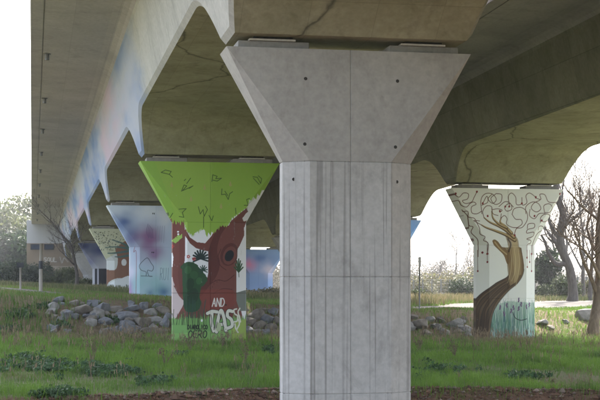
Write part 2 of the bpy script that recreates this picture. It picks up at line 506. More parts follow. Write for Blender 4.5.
def build_deck(cx, y0, ya, yb, dz, label):
    root = empty('road_bridge', (cx, ya, ZJ - GRADE * ya + dz))
    ys = set()
    k0 = int((ya - y0) // SPAN) - 1; k1 = int((yb - y0) // SPAN) + 2
    for k in range(k0, k1):
        c = y0 + k * SPAN
        for q in [0] + [s * v for s in (-1, 1) for v in list(np.linspace(FLAT, HL, 18)) + [4.5, 6.5, 8.5, 10.3]]:
            if ya < c + q < yb: ys.add(round(c + q, 4))
    ys = [ya] + sorted(ys) + [yb]
    def sweep(prof_fn, closed=False):
        V = []; n = None
        for y in ys:
            pr = prof_fn(y); n = len(pr)
            for x, z in pr: V.append((x, y - ya, z - GRADE * (y - ya) - ZJ))
        Fc = []
        for i in range(len(ys) - 1):
            for k in range(n if closed else n - 1):
                k2 = (k + 1) % n
                Fc.append((i * n + k, i * n + k2, (i + 1) * n + k2, (i + 1) * n + k))
        return V, Fc
    WL, WR = (5.80, 6.15) if dz == 0 else (5.95, 5.80)   # half widths of the deck to the left and right
    def hw(r): return 2.27 + 0.217 * r
    fl = [(0.0, 0.0), (0.05, 0.10), (0.14, 0.19), (0.30, 0.27), (0.55, 0.31)]  # fillet under the slab
    for s, nm in ((-1, 'web'), (1, 'web')):
        def pf(y, s=s):
            r = rise_at(y, y0); zb = GB + r
            p = [(s * (hw(r) - 0.10), zb), (s * (hw(r)), zb + 0.11)]
            zt = ZJ - 0.28
            xt = 2.27 + 0.217 * (zt - GB)
            p.append((s * (hw(r) + xt) / 2, (zb + 0.11 + zt) / 2))
            for a, b in fl[:2]: p.append((s * (xt + a), zt + b))
            if s > 0: p = p[::-1]
            return p
        V, Fc = sweep(pf)
        link(nm, np_mesh(nm, V, Fc), M['web'] if (s < 0 and dz == 0) else M['web_stained'], root)
    def ps(y):
        r = rise_at(y, y0); zb = GB + r
        h = hw(r) - 0.10
        return [(h, zb), (h / 3, zb), (-h / 3, zb), (-h, zb)]
    V, Fc = sweep(ps)
    link('soffit', np_mesh('soffit', V, Fc), M['soffit'], root)
    xj = 2.27 + 0.217 * (ZJ - 0.28 - GB) + 0.55
    for s in (-1, 1):
        def pw(y, s=s):
            z0 = ZJ + 0.03
            xt = xj - 0.55; w = WL if s < 0 else WR
            p = [(s * (xt + a), ZJ - 0.28 + b) for a, b in fl[1:]] + [(s * (w - .42), z0 + 0.10), (s * (w - .42), z0 + 0.125), (s * (w - .38), z0 + 0.125), (s * (w - .38), z0 + 0.10), (s * (w - .02), z0 + 0.105), (s * w, z0 + 0.125), (s * w, z0 + 0.50)]
            return p if s < 0 else p[::-1]
        V, Fc = sweep(pw)
        link('deck_wing', np_mesh('deck_wing', V, Fc), M['slab'], root)
    V, Fc = sweep(lambda y: [(-WL, ZJ + 0.53), (WR, ZJ + 0.53)])
    link('carriageway', np_mesh('carriageway', V, Fc), simple('asphalt', (0.04, 0.04, 0.04), (0.06, 0.06, 0.06), 20), root)
    for s, w in ((-1, WL), (1, WR)):
        V, Fc = sweep(lambda y, s=s, w=w: [(s * w, ZJ + 0.54), (s * w, ZJ + 1.4), (s * (w - .25), ZJ + 1.4), (s * (w - .4), ZJ + 0.54)], True)
        link('parapet', np_mesh('parapet', V, Fc), M['plinth'], root)
    # rain outlets hanging from the left wing
    me = MB().tube([(0, 0, 0.02), (0, 0, -0.22)], [0.075, 0.075], 10).tube([(0, 0, 0.03), (0, 0, -0.03)], [0.13, 0.13], 10).mesh('drain_outlet')
    for k in range(-2, 11):
        y = 48.0 + 10.3 * k
        if dz == 0 and ya + 1 < y < yb - 1:
            link('drain_outlet', me, M['metal'], root, (-5.25, y - ya, 0.125 - GRADE * (y - ya)))
    tag(root, label, 'bridge', 'road bridge decks')
    return root
build_deck(ROW1_X, ROW1_Y[0], -26.0, 149.6, 0.0, 'left concrete road deck overhead, with pastel spray paint along its haunched girder')
build_deck(ROW2_X, ROW2_Y[0], -18.0, 156.6, ROW2_DZ, 'right concrete road deck, its greenish soffit resting on the white pier with the painted hand')

# ------------------------------------------------------------------ piers
PA, PB, PCX, PCY, PW = 1.22, 0.45, 0.455, 0.30, 4.60

def densify(prof_pairs, step):
    """prof_pairs: list of (bottom xy, top xy); returns matched dense lists around the loop"""
    B = []; T = []
    n = len(prof_pairs)
    for i in range(n):
        b0, t0 = prof_pairs[i]; b1, t1 = prof_pairs[(i + 1) % n]
        L = max(math.dist(b0, b1), math.dist(t0, t1))
        back = b0[1] > 0.3 and b1[1] > 0.3
        k = 1 if (step is None or back) else max(1, int(math.ceil(L / step)))
        for j in range(k):
            f = j / k
            B.append((b0[0] + (b1[0] - b0[0]) * f, b0[1] + (b1[1] - b0[1]) * f))
            T.append((t0[0] + (t1[0] - t0[0]) * f, t0[1] + (t1[1] - t0[1]) * f))
    return np.array(B), np.array(T)

def pier_profile():
    a, b = PA, PB; cx, cy = PCX, PCY; w = PW / 2
    g = 0.012
    bot = [(-a, b - cy), (-a, -b + cy), (-a + cx, -b), (-g, -b), (-g * .6, -b + g), (g * .6, -b + g), (g, -b), (a - cx, -b), (a, -b + cy), (a, b - cy), (a - cx, b), (-a + cx, b)]
    top = [(-w, b), (-w, -b), (-w, -b), (-g, -b), (-g * .6, -b + g), (g * .6, -b + g), (g, -b), (w, -b), (w, -b), (w, b), (w, b), (-w, b)]
    return list(zip(bot, top))

def grid_shell(rows, close_top=True):
    """rows: list of (n,3) arrays -> verts and quads of a closed tube"""
    n = len(rows[0])
    V = np.concatenate(rows, 0)
    r = np.arange(len(rows) - 1)[:, None] * n
    k = np.arange(n)[None, :]; k2 = (k + 1) % n
    Fc = np.stack([r + k, r + k2, r + n + k2, r + n + k], -1).reshape(-1, 4)
    return V, Fc

def cap_face(me_verts, n, last):
    return

class Paint:
    """flat wall painting evaluated on the points of a mesh; x across the pier, z up, in metres"""
    def __init__(s, V, conv):
        s.x = V[:, 0].astype(np.float64); s.z = V[:, 2].astype(np.float64)
        s.c = np.zeros((len(V), 4)); s.conv = conv; s.gain = 1.3
    def P(s, pts): return np.array([s.conv(*p) for p in pts])
    def _put(s, a, col, idx=None):
        if len(col) == 3 and max(col) > 1.001: col = srgb(*col, s.gain)
        a = a[:, None]
        if idx is not None:
            s.c[idx, :3] = s.c[idx, :3] * (1 - a) + np.array(col)[None, :] * a
            s.c[idx, 3:] = np.maximum(s.c[idx, 3:], a)
            return
        s.c[:, :3] = s.c[:, :3] * (1 - a) + np.array(col)[None, :] * a
        s.c[:, 3:] = np.maximum(s.c[:, 3:], a)
    def fill(s, col, zlo=-1e9, zhi=1e9, xlo=-1e9, xhi=1e9):
        s._put(((s.z > zlo) & (s.z < zhi) & (s.x > xlo) & (s.x < xhi)).astype(float), col)
    def inside(s, Q):
        bb = (s.x >= Q[:, 0].min()) & (s.x <= Q[:, 0].max()) & (s.z >= Q[:, 1].min()) & (s.z <= Q[:, 1].max())
        idx = np.nonzero(bb)[0]
        x = s.x[idx]; z = s.z[idx]; r = np.zeros(len(idx), bool)
        j = len(Q) - 1
        for i in range(len(Q)):
            xi, zi = Q[i]; xj, zj = Q[j]
            if zi != zj:
                r ^= ((zi > z) != (zj > z)) & (x < (xj - xi) * (z - zi) / (zj - zi) + xi)
            j = i
        return idx[r]
    def poly(s, pts, col, alpha=1.0, smooth=False):
        if smooth:
            pts = catmull(list(pts) + [pts[0]], 6)
        ix = s.inside(s.P(pts))
        if len(ix): s._put(np.full(len(ix), float(alpha)), col, ix)
    def ell(s, cx, cy, rx, ry, col, rot=0.0, alpha=1.0):
        c, q = math.cos(rot), math.sin(rot)
        s.poly([(cx + rx * math.cos(t) * c - ry * math.sin(t) * q, cy + rx * math.cos(t) * q + ry * math.sin(t) * c) for t in np.linspace(0, 2 * math.pi, 28)[:-1]], col, alpha)
    def stroke(s, pts, w, col, smooth=True, alpha=1.0, w2=None):
        """w: width in photo pixels, may taper to w2"""
        if smooth and len(pts) > 2: pts = catmull(pts, 6)
        Q = s.P(pts)
        k = abs(s.conv(10, 0)[0] - s.conv(0, 0)[0]) / 10
        w2 = w if w2 is None else w2
        bbm = max(w, w2) * k
        bb = (s.x >= Q[:, 0].min() - bbm) & (s.x <= Q[:, 0].max() + bbm) & (s.z >= Q[:, 1].min() - bbm) & (s.z <= Q[:, 1].max() + bbm)
        idx = np.nonzero(bb)[0]
        if len(idx) == 0: return
        x = s.x[idx]; z = s.z[idx]; cov = np.zeros(len(idx))
        for i in range(len(Q) - 1):
            ax, az = Q[i]; bx, bz = Q[i + 1]
            dx, dz = bx - ax, bz - az; L2 = dx * dx + dz * dz + 1e-12
            t = np.clip(((x - ax) * dx + (z - az) * dz) / L2, 0, 1)
            d = np.hypot(x - ax - t * dx, z - az - t * dz)
            r = 0.5 * k * (w + (w2 - w) * (i / max(1, len(Q) - 2)))
            cov = np.maximum(cov, np.clip((r - d) / (0.35 * k) + 0.5, 0, 1))
        s._put(cov * alpha, col, idx)
    def blob(s, cx, cy, rx, ry, col, strength=1.0, rough=0.35, seed=5):
        c = s.conv(cx, cy); k = abs(s.conv(10, 0)[0] - s.conv(0, 0)[0]) / 10
        n = Noise(seed, 3, 2.2)
        d = np.hypot((s.x - c[0]) / (rx * k), (s.z - c[1]) / (ry * k)) + rough * n(s.x * 1.4, s.z * 1.4) * 0.6
        s._put(np.clip(strength * np.exp(-d * d * 1.2), 0, 1), col)
    def text(s, word, x, y, h, w, col, lw, slant=0.0, gap=0.25):
        for ch in word:
            for st in GLYPH.get(ch, []):
                s.stroke([(x + (px_ + slant * (1 - py_)) * w, y + py_ * h) for px_, py_ in st], lw, col, smooth=len(st) > 3)
            x += w * (1 + gap)

GLYPH = {
 'D': [[(0, 0), (0, 1)], [(0, 0), (.6, .05), (1, .5), (.6, .95), (0, 1)]],
 'I': [[(.5, 0), (.5, 1)]], 'A': [[(0, 1), (.5, 0), (1, 1)], [(.2, .65), (.8, .65)]],
 'B': [[(0, 0), (0, 1)], [(0, 0), (.8, .1), (.8, .4), (0, .48)], [(0, .48), (.95, .6), (.9, .92), (0, 1)]],
 'O': [[(.5, 0), (.05, .3), (.1, .8), (.5, 1), (.92, .75), (.95, .25), (.5, 0)]],
 'L': [[(0, 0), (0, 1)], [(0, 1), (.9, 1)]], 'C': [[(.95, .15), (.5, 0), (.05, .3), (.08, .75), (.5, 1), (.95, .85)]],
 'E': [[(.9, 0), (.1, .1), (.1, .9), (.95, 1)], [(.1, .5), (.75, .45)]],
 'R': [[(0, 1), (.05, 0)], [(.05, 0), (.85, .08), (.8, .45), (.05, .5)], [(.25, .5), (1, 1)]],
 'S': [[(.95, .12), (.4, 0), (.08, .22), (.5, .5), (.92, .75), (.5, 1), (.02, .88)]],
 'U': [[(0, 0), (.05, .8), (.5, 1), (.95, .8), (1, 0)]], 'N': [[(0, 1), (0, 0)], [(0, 0), (1, 1)], [(1, 1), (1, 0)]],
}

def make_pier(X, Y, dz, base_z, label, group, paint_fn=None, step=None, cz=None, joints=(), cap_gain=1.0, parts=True):
    zt = cap_top(Y, dz); zc = zt - CAP_H
    if cz: zc = cz
    root = empty('bridge_pier', (X, Y, base_z))
    prof = pier_profile()
    B, T = densify(prof, step)
    n = len(B)
    one = np.ones((n, 1))
    def row(xy, z, ins=0.0):
        return np.concatenate([xy * np.array([[1 - ins / PA, 1 - ins / PB]]), one * z], 1)
    # column
    zb = base_z - 0.9
    lev = [zb]
    rows = []
    cuts = sorted(j for j in joints if zb < j < zc)
    zs = [(zb, 0.0)]
    edges = cuts + [None]
    cur = zb
    stp = step or 0.6
    for c in cuts + [zc]:
        end = c - 0.012 if c != zc else zc - 0.014
        k = max(1, int((end - cur) / stp))
        for i in range(1, k + 1): zs.append((cur + (end - cur) * i / k, 0.0))
        if c != zc:
            zs.append((c - 0.004, 0.014)); zs.append((c + 0.004, 0.014)); zs.append((c + 0.012, 0.0)); cur = c + 0.012
        else:
            zs.append((zc - 0.004, 0.014)); zs.append((zc + 0.03, 0.014))
    rows = [row(B, z - base_z, i) for z, i in zs]
    V, Fc = grid_shell(rows)
    mat = M['paint'] if paint_fn else M['pier']
    y_front = Y - PB
    def conv(px, py):
        r = ray(px, py); d = y_front / r.y
        return (r.x * d - X, EYE + r.z * d - base_z)
    col = np_mesh('column', V, Fc)
    cap_rows = []
    k = max(1, int(CAP_H / step)) if step else 3
    for i in range(k + 1):
        f = i / k
        cap_rows.append(row(B * (1 - f) + T * f, zc + 0.002 + (zt - zc - 0.002) * f - base_z))
    V2, F2 = grid_shell(cap_rows)
    cap = np_mesh('cap', V2, F2)
    if paint_fn:
        for me, VV in ((col, V), (cap, V2)):
            p = Paint(VV, conv)
            paint_fn(p)
            add_color(me, p.c)
    oc = link('column', col, mat, root)
    ok = link('cap', cap, M['paint'] if paint_fn else M['pier_cap'], root)
    w = PW / 2
    tm = MB(); tm.v = [(-w, -PB, 0), (w, -PB, 0), (w, PB, 0), (-w, PB, 0)]; tm.f = [(0, 1, 2, 3)]
    link('top_face', tm.mesh('top_face'), M['plinth'], ok, (0, 0, zt - base_z))
    # plinths, bearings
    gb = GB - GRADE * Y + dz
    for s in (-1, 1):
        cxp = s * 1.42
        h = gb - zt - 0.085
        pl = link('bearing_plinth', MB().box(cxp - 0.66, cxp + 0.66, -0.36, 0.36, zt - base_z, zt + h - base_z).mesh('bearing_plinth', bevel=0.012), M['plinth'], root)
        link('bearing_plate', MB().box(cxp - 0.45, cxp + 0.40, -0.40, 0.34, zt + h + 0.002 - base_z, zt + h + 0.035 - base_z).mesh('bearing_plate'), M['plate'], root)
        link('bearing_pad', MB().box(cxp - 0.36, cxp + 0.36, -0.30, 0.30, zt + h + 0.037 - base_z, gb + 0.004 - base_z).mesh('bearing_pad'), M['bearing'], root)
    tag(root, label, 'pier', group)
    return root, conv, oc, ok, zt, zc

# --- paintings -----------------------------------------------------
def jag(pts, amp, n, seed, up=True):
    """zigzag leaf edge along a polyline"""
    r = random.Random(seed); out = []
    for i in range(len(pts) - 1):
        (x0, y0), (x1, y1) = pts[i], pts[i + 1]
        for k in range(n):
            t = k / n
            out.append((x0 + (x1 - x0) * t, y0 + (y1 - y0) * t))
            t2 = (k + 0.45 + 0.3 * r.random()) / n
            out.append((x0 + (x1 - x0) * t2 + r.uniform(-.4, .4), y0 + (y1 - y0) * t2 + amp * (0.5 + r.random())))
    out.append(pts[-1])
    return out

def mural_tree(p):
    p.gain = 1.28
    GREEN = (126, 156, 66); BR = (98, 57, 51); BRD = (70, 33, 31); DG = (35, 66, 40); WH = (196, 197, 202); BLK = (30, 34, 28)
    zB = lambda l: [(160 + a / 5, 215 + b / 5) for a, b in l]
    zA = lambda l: [(135 + a / 4.138, 155 + b / 4.138) for a, b in l]
    zC = lambda l: [(160 + a / 6.667, 290 + b / 6.667) for a, b in l]
    p.fill(WH)
    p.poly([(150, 270), (186, 270), (186, 330), (150, 330)], (168, 155, 155))
    # lower trunk and roots
    p.poly(zB([(30, -30), (60, -8), (100, 0), (124, 10), (126, 90), (126, 200), (122, 260), (122, 402), (96, 402), (70, 330), (64, 290), (72, 210), (58, 150), (66, 100)]), BR)
    p.poly(zC([(95, -30), (130, 40), (165, 80), (150, 115), (120, 170), (105, 200), (560, 200), (545, 130), (520, 60), (470, -30)]), BR)
    p.poly(zB([(126, 66), (150, 112), (185, 136), (226, 141), (258, 104), (272, 76), (290, 52), (425, 52), (428, 110), (404, 150), (388, 172), (384, 260), (384, 410), (196, 410), (206, 360), (235, 322), (241, 290), (241, 182), (215, 177), (180, 166), (150, 142), (126, 104)]), BR)
    p.poly(zB([(241, 182), (262, 120), (292, 60), (330, 55), (300, 110), (286, 180), (300, 240), (285, 300), (250, 350), (206, 405), (198, 400), (206, 360), (235, 322), (241, 290)]), BRD, 0.75, True)
    p.poly(zB([(98, 120), (122, 110), (122, 400), (104, 402), (92, 300), (100, 220)]), BRD, 0.35)
    # face in the bark
    p.ell(229.5, 254.5, 8.8, 11.8, BRD, 0.35, 0.8); p.ell(229.8, 255.5, 6.6, 9.4, BR, 0.35)
    p.ell(229.3, 255.8, 4.2, 5.9, (22, 26, 30), 0.45)
    p.stroke(zB([(305, 170), (290, 210), (300, 250), (330, 275)]), 0.8, BRD)
    p.stroke(zB([(250, 345), (290, 325), (330, 330), (372, 300)]), 0.9, BRD)
    p.stroke(zB([(265, 395), (310, 370), (360, 372)]), 0.8, BRD)
    for a, b in ((275, 325), (285, 335), (296, 328), (270, 345), (262, 360)): p.ell(160 + a / 5, 215 + b / 5, .45, .6, BRD)
    p.poly(zC([(265, 0), (470, 0), (520, 60), (470, 120), (380, 150), (300, 140), (262, 60)]), (112, 52, 44), 0.55, True)
    # right white band with dark plant and grey foot
    p.poly(zB([(402, 152), (432, 90), (436, 420), (384, 420), (386, 300), (390, 175)]), WH)
    p.poly(zB([(384, 388), (436, 375), (436, 480), (402, 480), (384, 430)]), (98, 104, 100))
    for a in (-1.05, -.7, -.35, 0, .35, .7, 1.05):
        p.stroke([(239.2, 272), (239.2 + 5.5 * math.sin(a), 272 - 13 * math.cos(a) * (1 - .25 * abs(a)))], 1.5, DG, False, w2=.4)
    p.stroke([(239.2, 272), (239.6, 277)], .8, DG, False)
    # bush and palms
    bush = catmull(zB([(112, 262), (126, 246), (150, 241), (176, 250), (194, 272), (212, 292), (226, 312), (228, 328), (214, 346), (206, 362), (198, 410), (206, 440), (186, 480), (128, 480), (116, 410)]), 4)
    p.poly(bush, DG)
    for i, (bx, by) in enumerate(bush[:34]): p.ell(bx, by, 1.5 + .5 * math.sin(i * 2.1), 1.4, DG)
    for bx, by, rx, ry, cc in ((188, 270, 3.5, 4, (48, 84, 50)), (194, 275, 4, 4, (44, 78, 48)), (199, 281, 3, 3.6, (50, 88, 52)), (190, 284, 4, 6, (26, 50, 34)), (193, 296, 5.5, 8, (25, 47, 33)), (187, 300, 3, 9, (28, 54, 36))): p.ell(bx, by, rx, ry, cc, .2, .8)
    for k in range(11):
        a = math.radians(-112 + k * 22)
        p.stroke([(200.5, 258.5), (200.5 + 7.6 * math.sin(a), 258.5 - 8.2 * math.cos(a))], 1.9, (28, 44, 44), False, w2=.5)
    for k in range(9):
        a = math.radians(-130 + k * 30)
        p.stroke([(203.2, 270.5), (203.2 + 4.2 * math.sin(a), 270.5 - 5 * math.cos(a))], 1.2, (34, 58, 50), False, w2=.3)
    for a, b in ((142, 208), (170, 220), (66, 155)):
        for k in range(5): p.ell(160 + a / 5 + 1.2 * math.cos(k * 1.256), 215 + b / 5 + 1.2 * math.sin(k * 1.256), .7, .7, (150, 52, 50))
    # crown
    edge = [(150, 196), (163, 207), (169, 216), (178, 221), (184, 220), (187, 231), (193, 234.5), (197, 231), (201, 228.5), (205, 233), (215, 231), (220, 225), (228, 225), (232, 217), (239, 213), (247, 206.5), (249, 200), (262, 190)]
    p.poly([(126, 190), (126, 150), (290, 150), (290, 190)] + jag(edge, 3.6, 3, 4)[::-1], GREEN)
    p.poly([(128, 150), (150, 150), (175, 212), (170, 217)], (108, 152, 62), 0.35)
    p.poly([(212, 150), (290, 150), (262, 192), (247, 206), (232, 218), (215, 231), (211, 230)], (104, 140, 40), 0.35)
    # trunk rising to the crown at the right, white gaps
    p.poly([(226, 231), (231, 221), (239, 214), (247, 208), (250, 214), (246, 226), (243, 231)], BR)
    p.poly([(243, 218), (248, 212), (252, 214), (249, 219), (245, 221)], WH, smooth=True)
    p.poly([(257, 199), (260, 195), (262, 198), (259, 203)], WH)
    p.stroke([(249, 222), (256, 209), (263, 197)], 2.2, (118, 160, 60))
    p.poly(zB([(172, 92), (184, 88), (196, 98), (208, 78), (222, 74), (228, 96), (224, 118), (204, 126), (186, 116)]), WH, 1, True)
    for a, b in ((78, 128), (100, 108), (88, 120)): p.poly([(160 + a / 5 + d[0], 215 + b / 5 + d[1]) for d in ((-3, 0), (-1, -2.4), (.4, -1), (2.4, -3), (2.6, .6), (.8, 2.6), (-1, 1.4))], (128, 160, 78))
    p.ell(178.7, 231.5, .9, .9, WH); p.ell(178.9, 234, .9, .9, WH)
    # sketched leaves in the crown
    for st in ([(108, 72), (126, 62), (150, 68), (142, 80), (108, 72)], [(142, 80), (155, 92)], [(192, 150), (203, 124), (214, 128), (196, 148), (240, 128), (224, 138)], [(204, 106), (210, 100)], [(214, 118), (230, 96)],
               [(318, 110), (322, 82), (340, 88), (334, 98), (358, 96), (340, 108), (322, 104)], [(488, 90), (506, 92), (520, 118), (524, 98), (510, 86)], [(514, 122), (490, 96)],
               [(360, 140), (358, 164), (374, 162), (386, 184), (392, 160), (404, 152)], [(372, 150), (384, 168)],
               [(118, 206), (128, 236), (140, 238), (146, 262), (158, 240)], [(182, 224), (212, 222), (196, 238), (202, 258), (184, 254)],
               [(262, 214), (270, 244), (282, 226), (286, 254), (300, 226), (292, 212)], [(284, 256), (284, 300)], [(306, 250), (318, 272), (324, 252)], [(452, 208), (468, 208), (462, 184), (474, 180)], [(416, 220), (418, 244)]):
        p.stroke(zA(st), 0.75, (48, 70, 32), False)
    for a, b in ((152, 125), (288, 136), (395, 122), (232, 184), (356, 214)):
        p.poly(zA([(a - 6, b + 4), (a, b - 16), (a + 6, b + 4), (a, b + 9)]), (150, 140, 90), .8)
    # painted meadow at the foot
    r = random.Random(5)
    top = []
    x = 160.0
    while x < 250:
        top += [(x, 319.5 + r.uniform(-1, 1)), (x + .9 + r.uniform(-.6, .6), 319 - r.uniform(1.5, 8))]
        x += 1.9
    p.poly([(155, 360), (155, 320)] + top + [(255, 320), (255, 360)], (98, 136, 78))
    p.poly([(231, 322), (255, 318), (255, 360), (231, 360)], (132, 148, 70), 0.8)
    p.poly([(155, 335), (231, 330), (231, 360), (155, 360)], (120, 155, 84), 0.45)
    for _ in range(26):
        xx = r.uniform(166, 212); p.stroke([(xx, 325), (xx + r.uniform(-1.5, 1.5), 318 - r.uniform(0, 9))], .5, (50, 66, 40), False)
    for _ in range(30):
        xx = r.uniform(186, 204); p.stroke([(xx, 318), (xx + r.uniform(-3, 3), 303 - r.uniform(0, 6))], .45, (38, 66, 56), False, .7)
    # writing
    p.text('DIABOLICO', 187.6, 325.2, 4.0, 1.75, (28, 34, 30), 1.05, gap=.28)
    p.text('OERO', 188.3, 330.6, 7.2, 3.7, (34, 44, 34), 1.15, .15, .3)
    p.text('AND', 212.2, 298.4, 8, 3.2, (190, 188, 184), 1.0, .2, .35)
    p.ell(225.8, 305, .9, .9, (40, 36, 34)); p.ell(201.8, 320.6, 1.0, 1.3, WH)
    BUB = [[[(207.5, 313.5), (212, 311.5), (217, 312)], [(212, 312), (211.5, 322), (213.5, 331)]], [[(216.5, 332), (218, 320), (221, 310.5), (224, 318), (226, 331)], [(218.5, 325), (224, 324)]],
           [[(232.5, 311.5), (228.5, 311), (227.5, 316), (231.5, 320), (232, 326), (227, 328.5)]]]
    for lw, cc in ((4.6, (30, 28, 27)), (3.3, (182, 182, 172))):
        for let in BUB:
            for st in let: p.stroke(st, lw, cc)
    p.ell(218.5, 327, 2.8, 4.6, (150, 158, 128), .1)
    for st in ([(211, 315), (212, 321), (211.5, 327)], [(220, 314), (220.5, 320)], [(229, 313), (229.5, 316)], [(222, 322), (224, 328)], [(217, 322), (216.4, 328)]):
        p.stroke(st, .7, (44, 42, 40))
    for st in ([(237, 309), (234, 310), (235, 314), (238, 316), (237.5, 321), (234, 322)], [(240.5, 308.5), (238.5, 312), (240, 317)], [(238.5, 319), (240, 324), (237, 330), (238.5, 332.5)], [(235, 324), (236, 329)], [(239.8, 316), (241.2, 322)]):
        p.stroke(st, 1.5, (186, 186, 178))
    p.stroke([(160, 293.3), (250, 293.3)], .35, (60, 50, 46), False, .5)

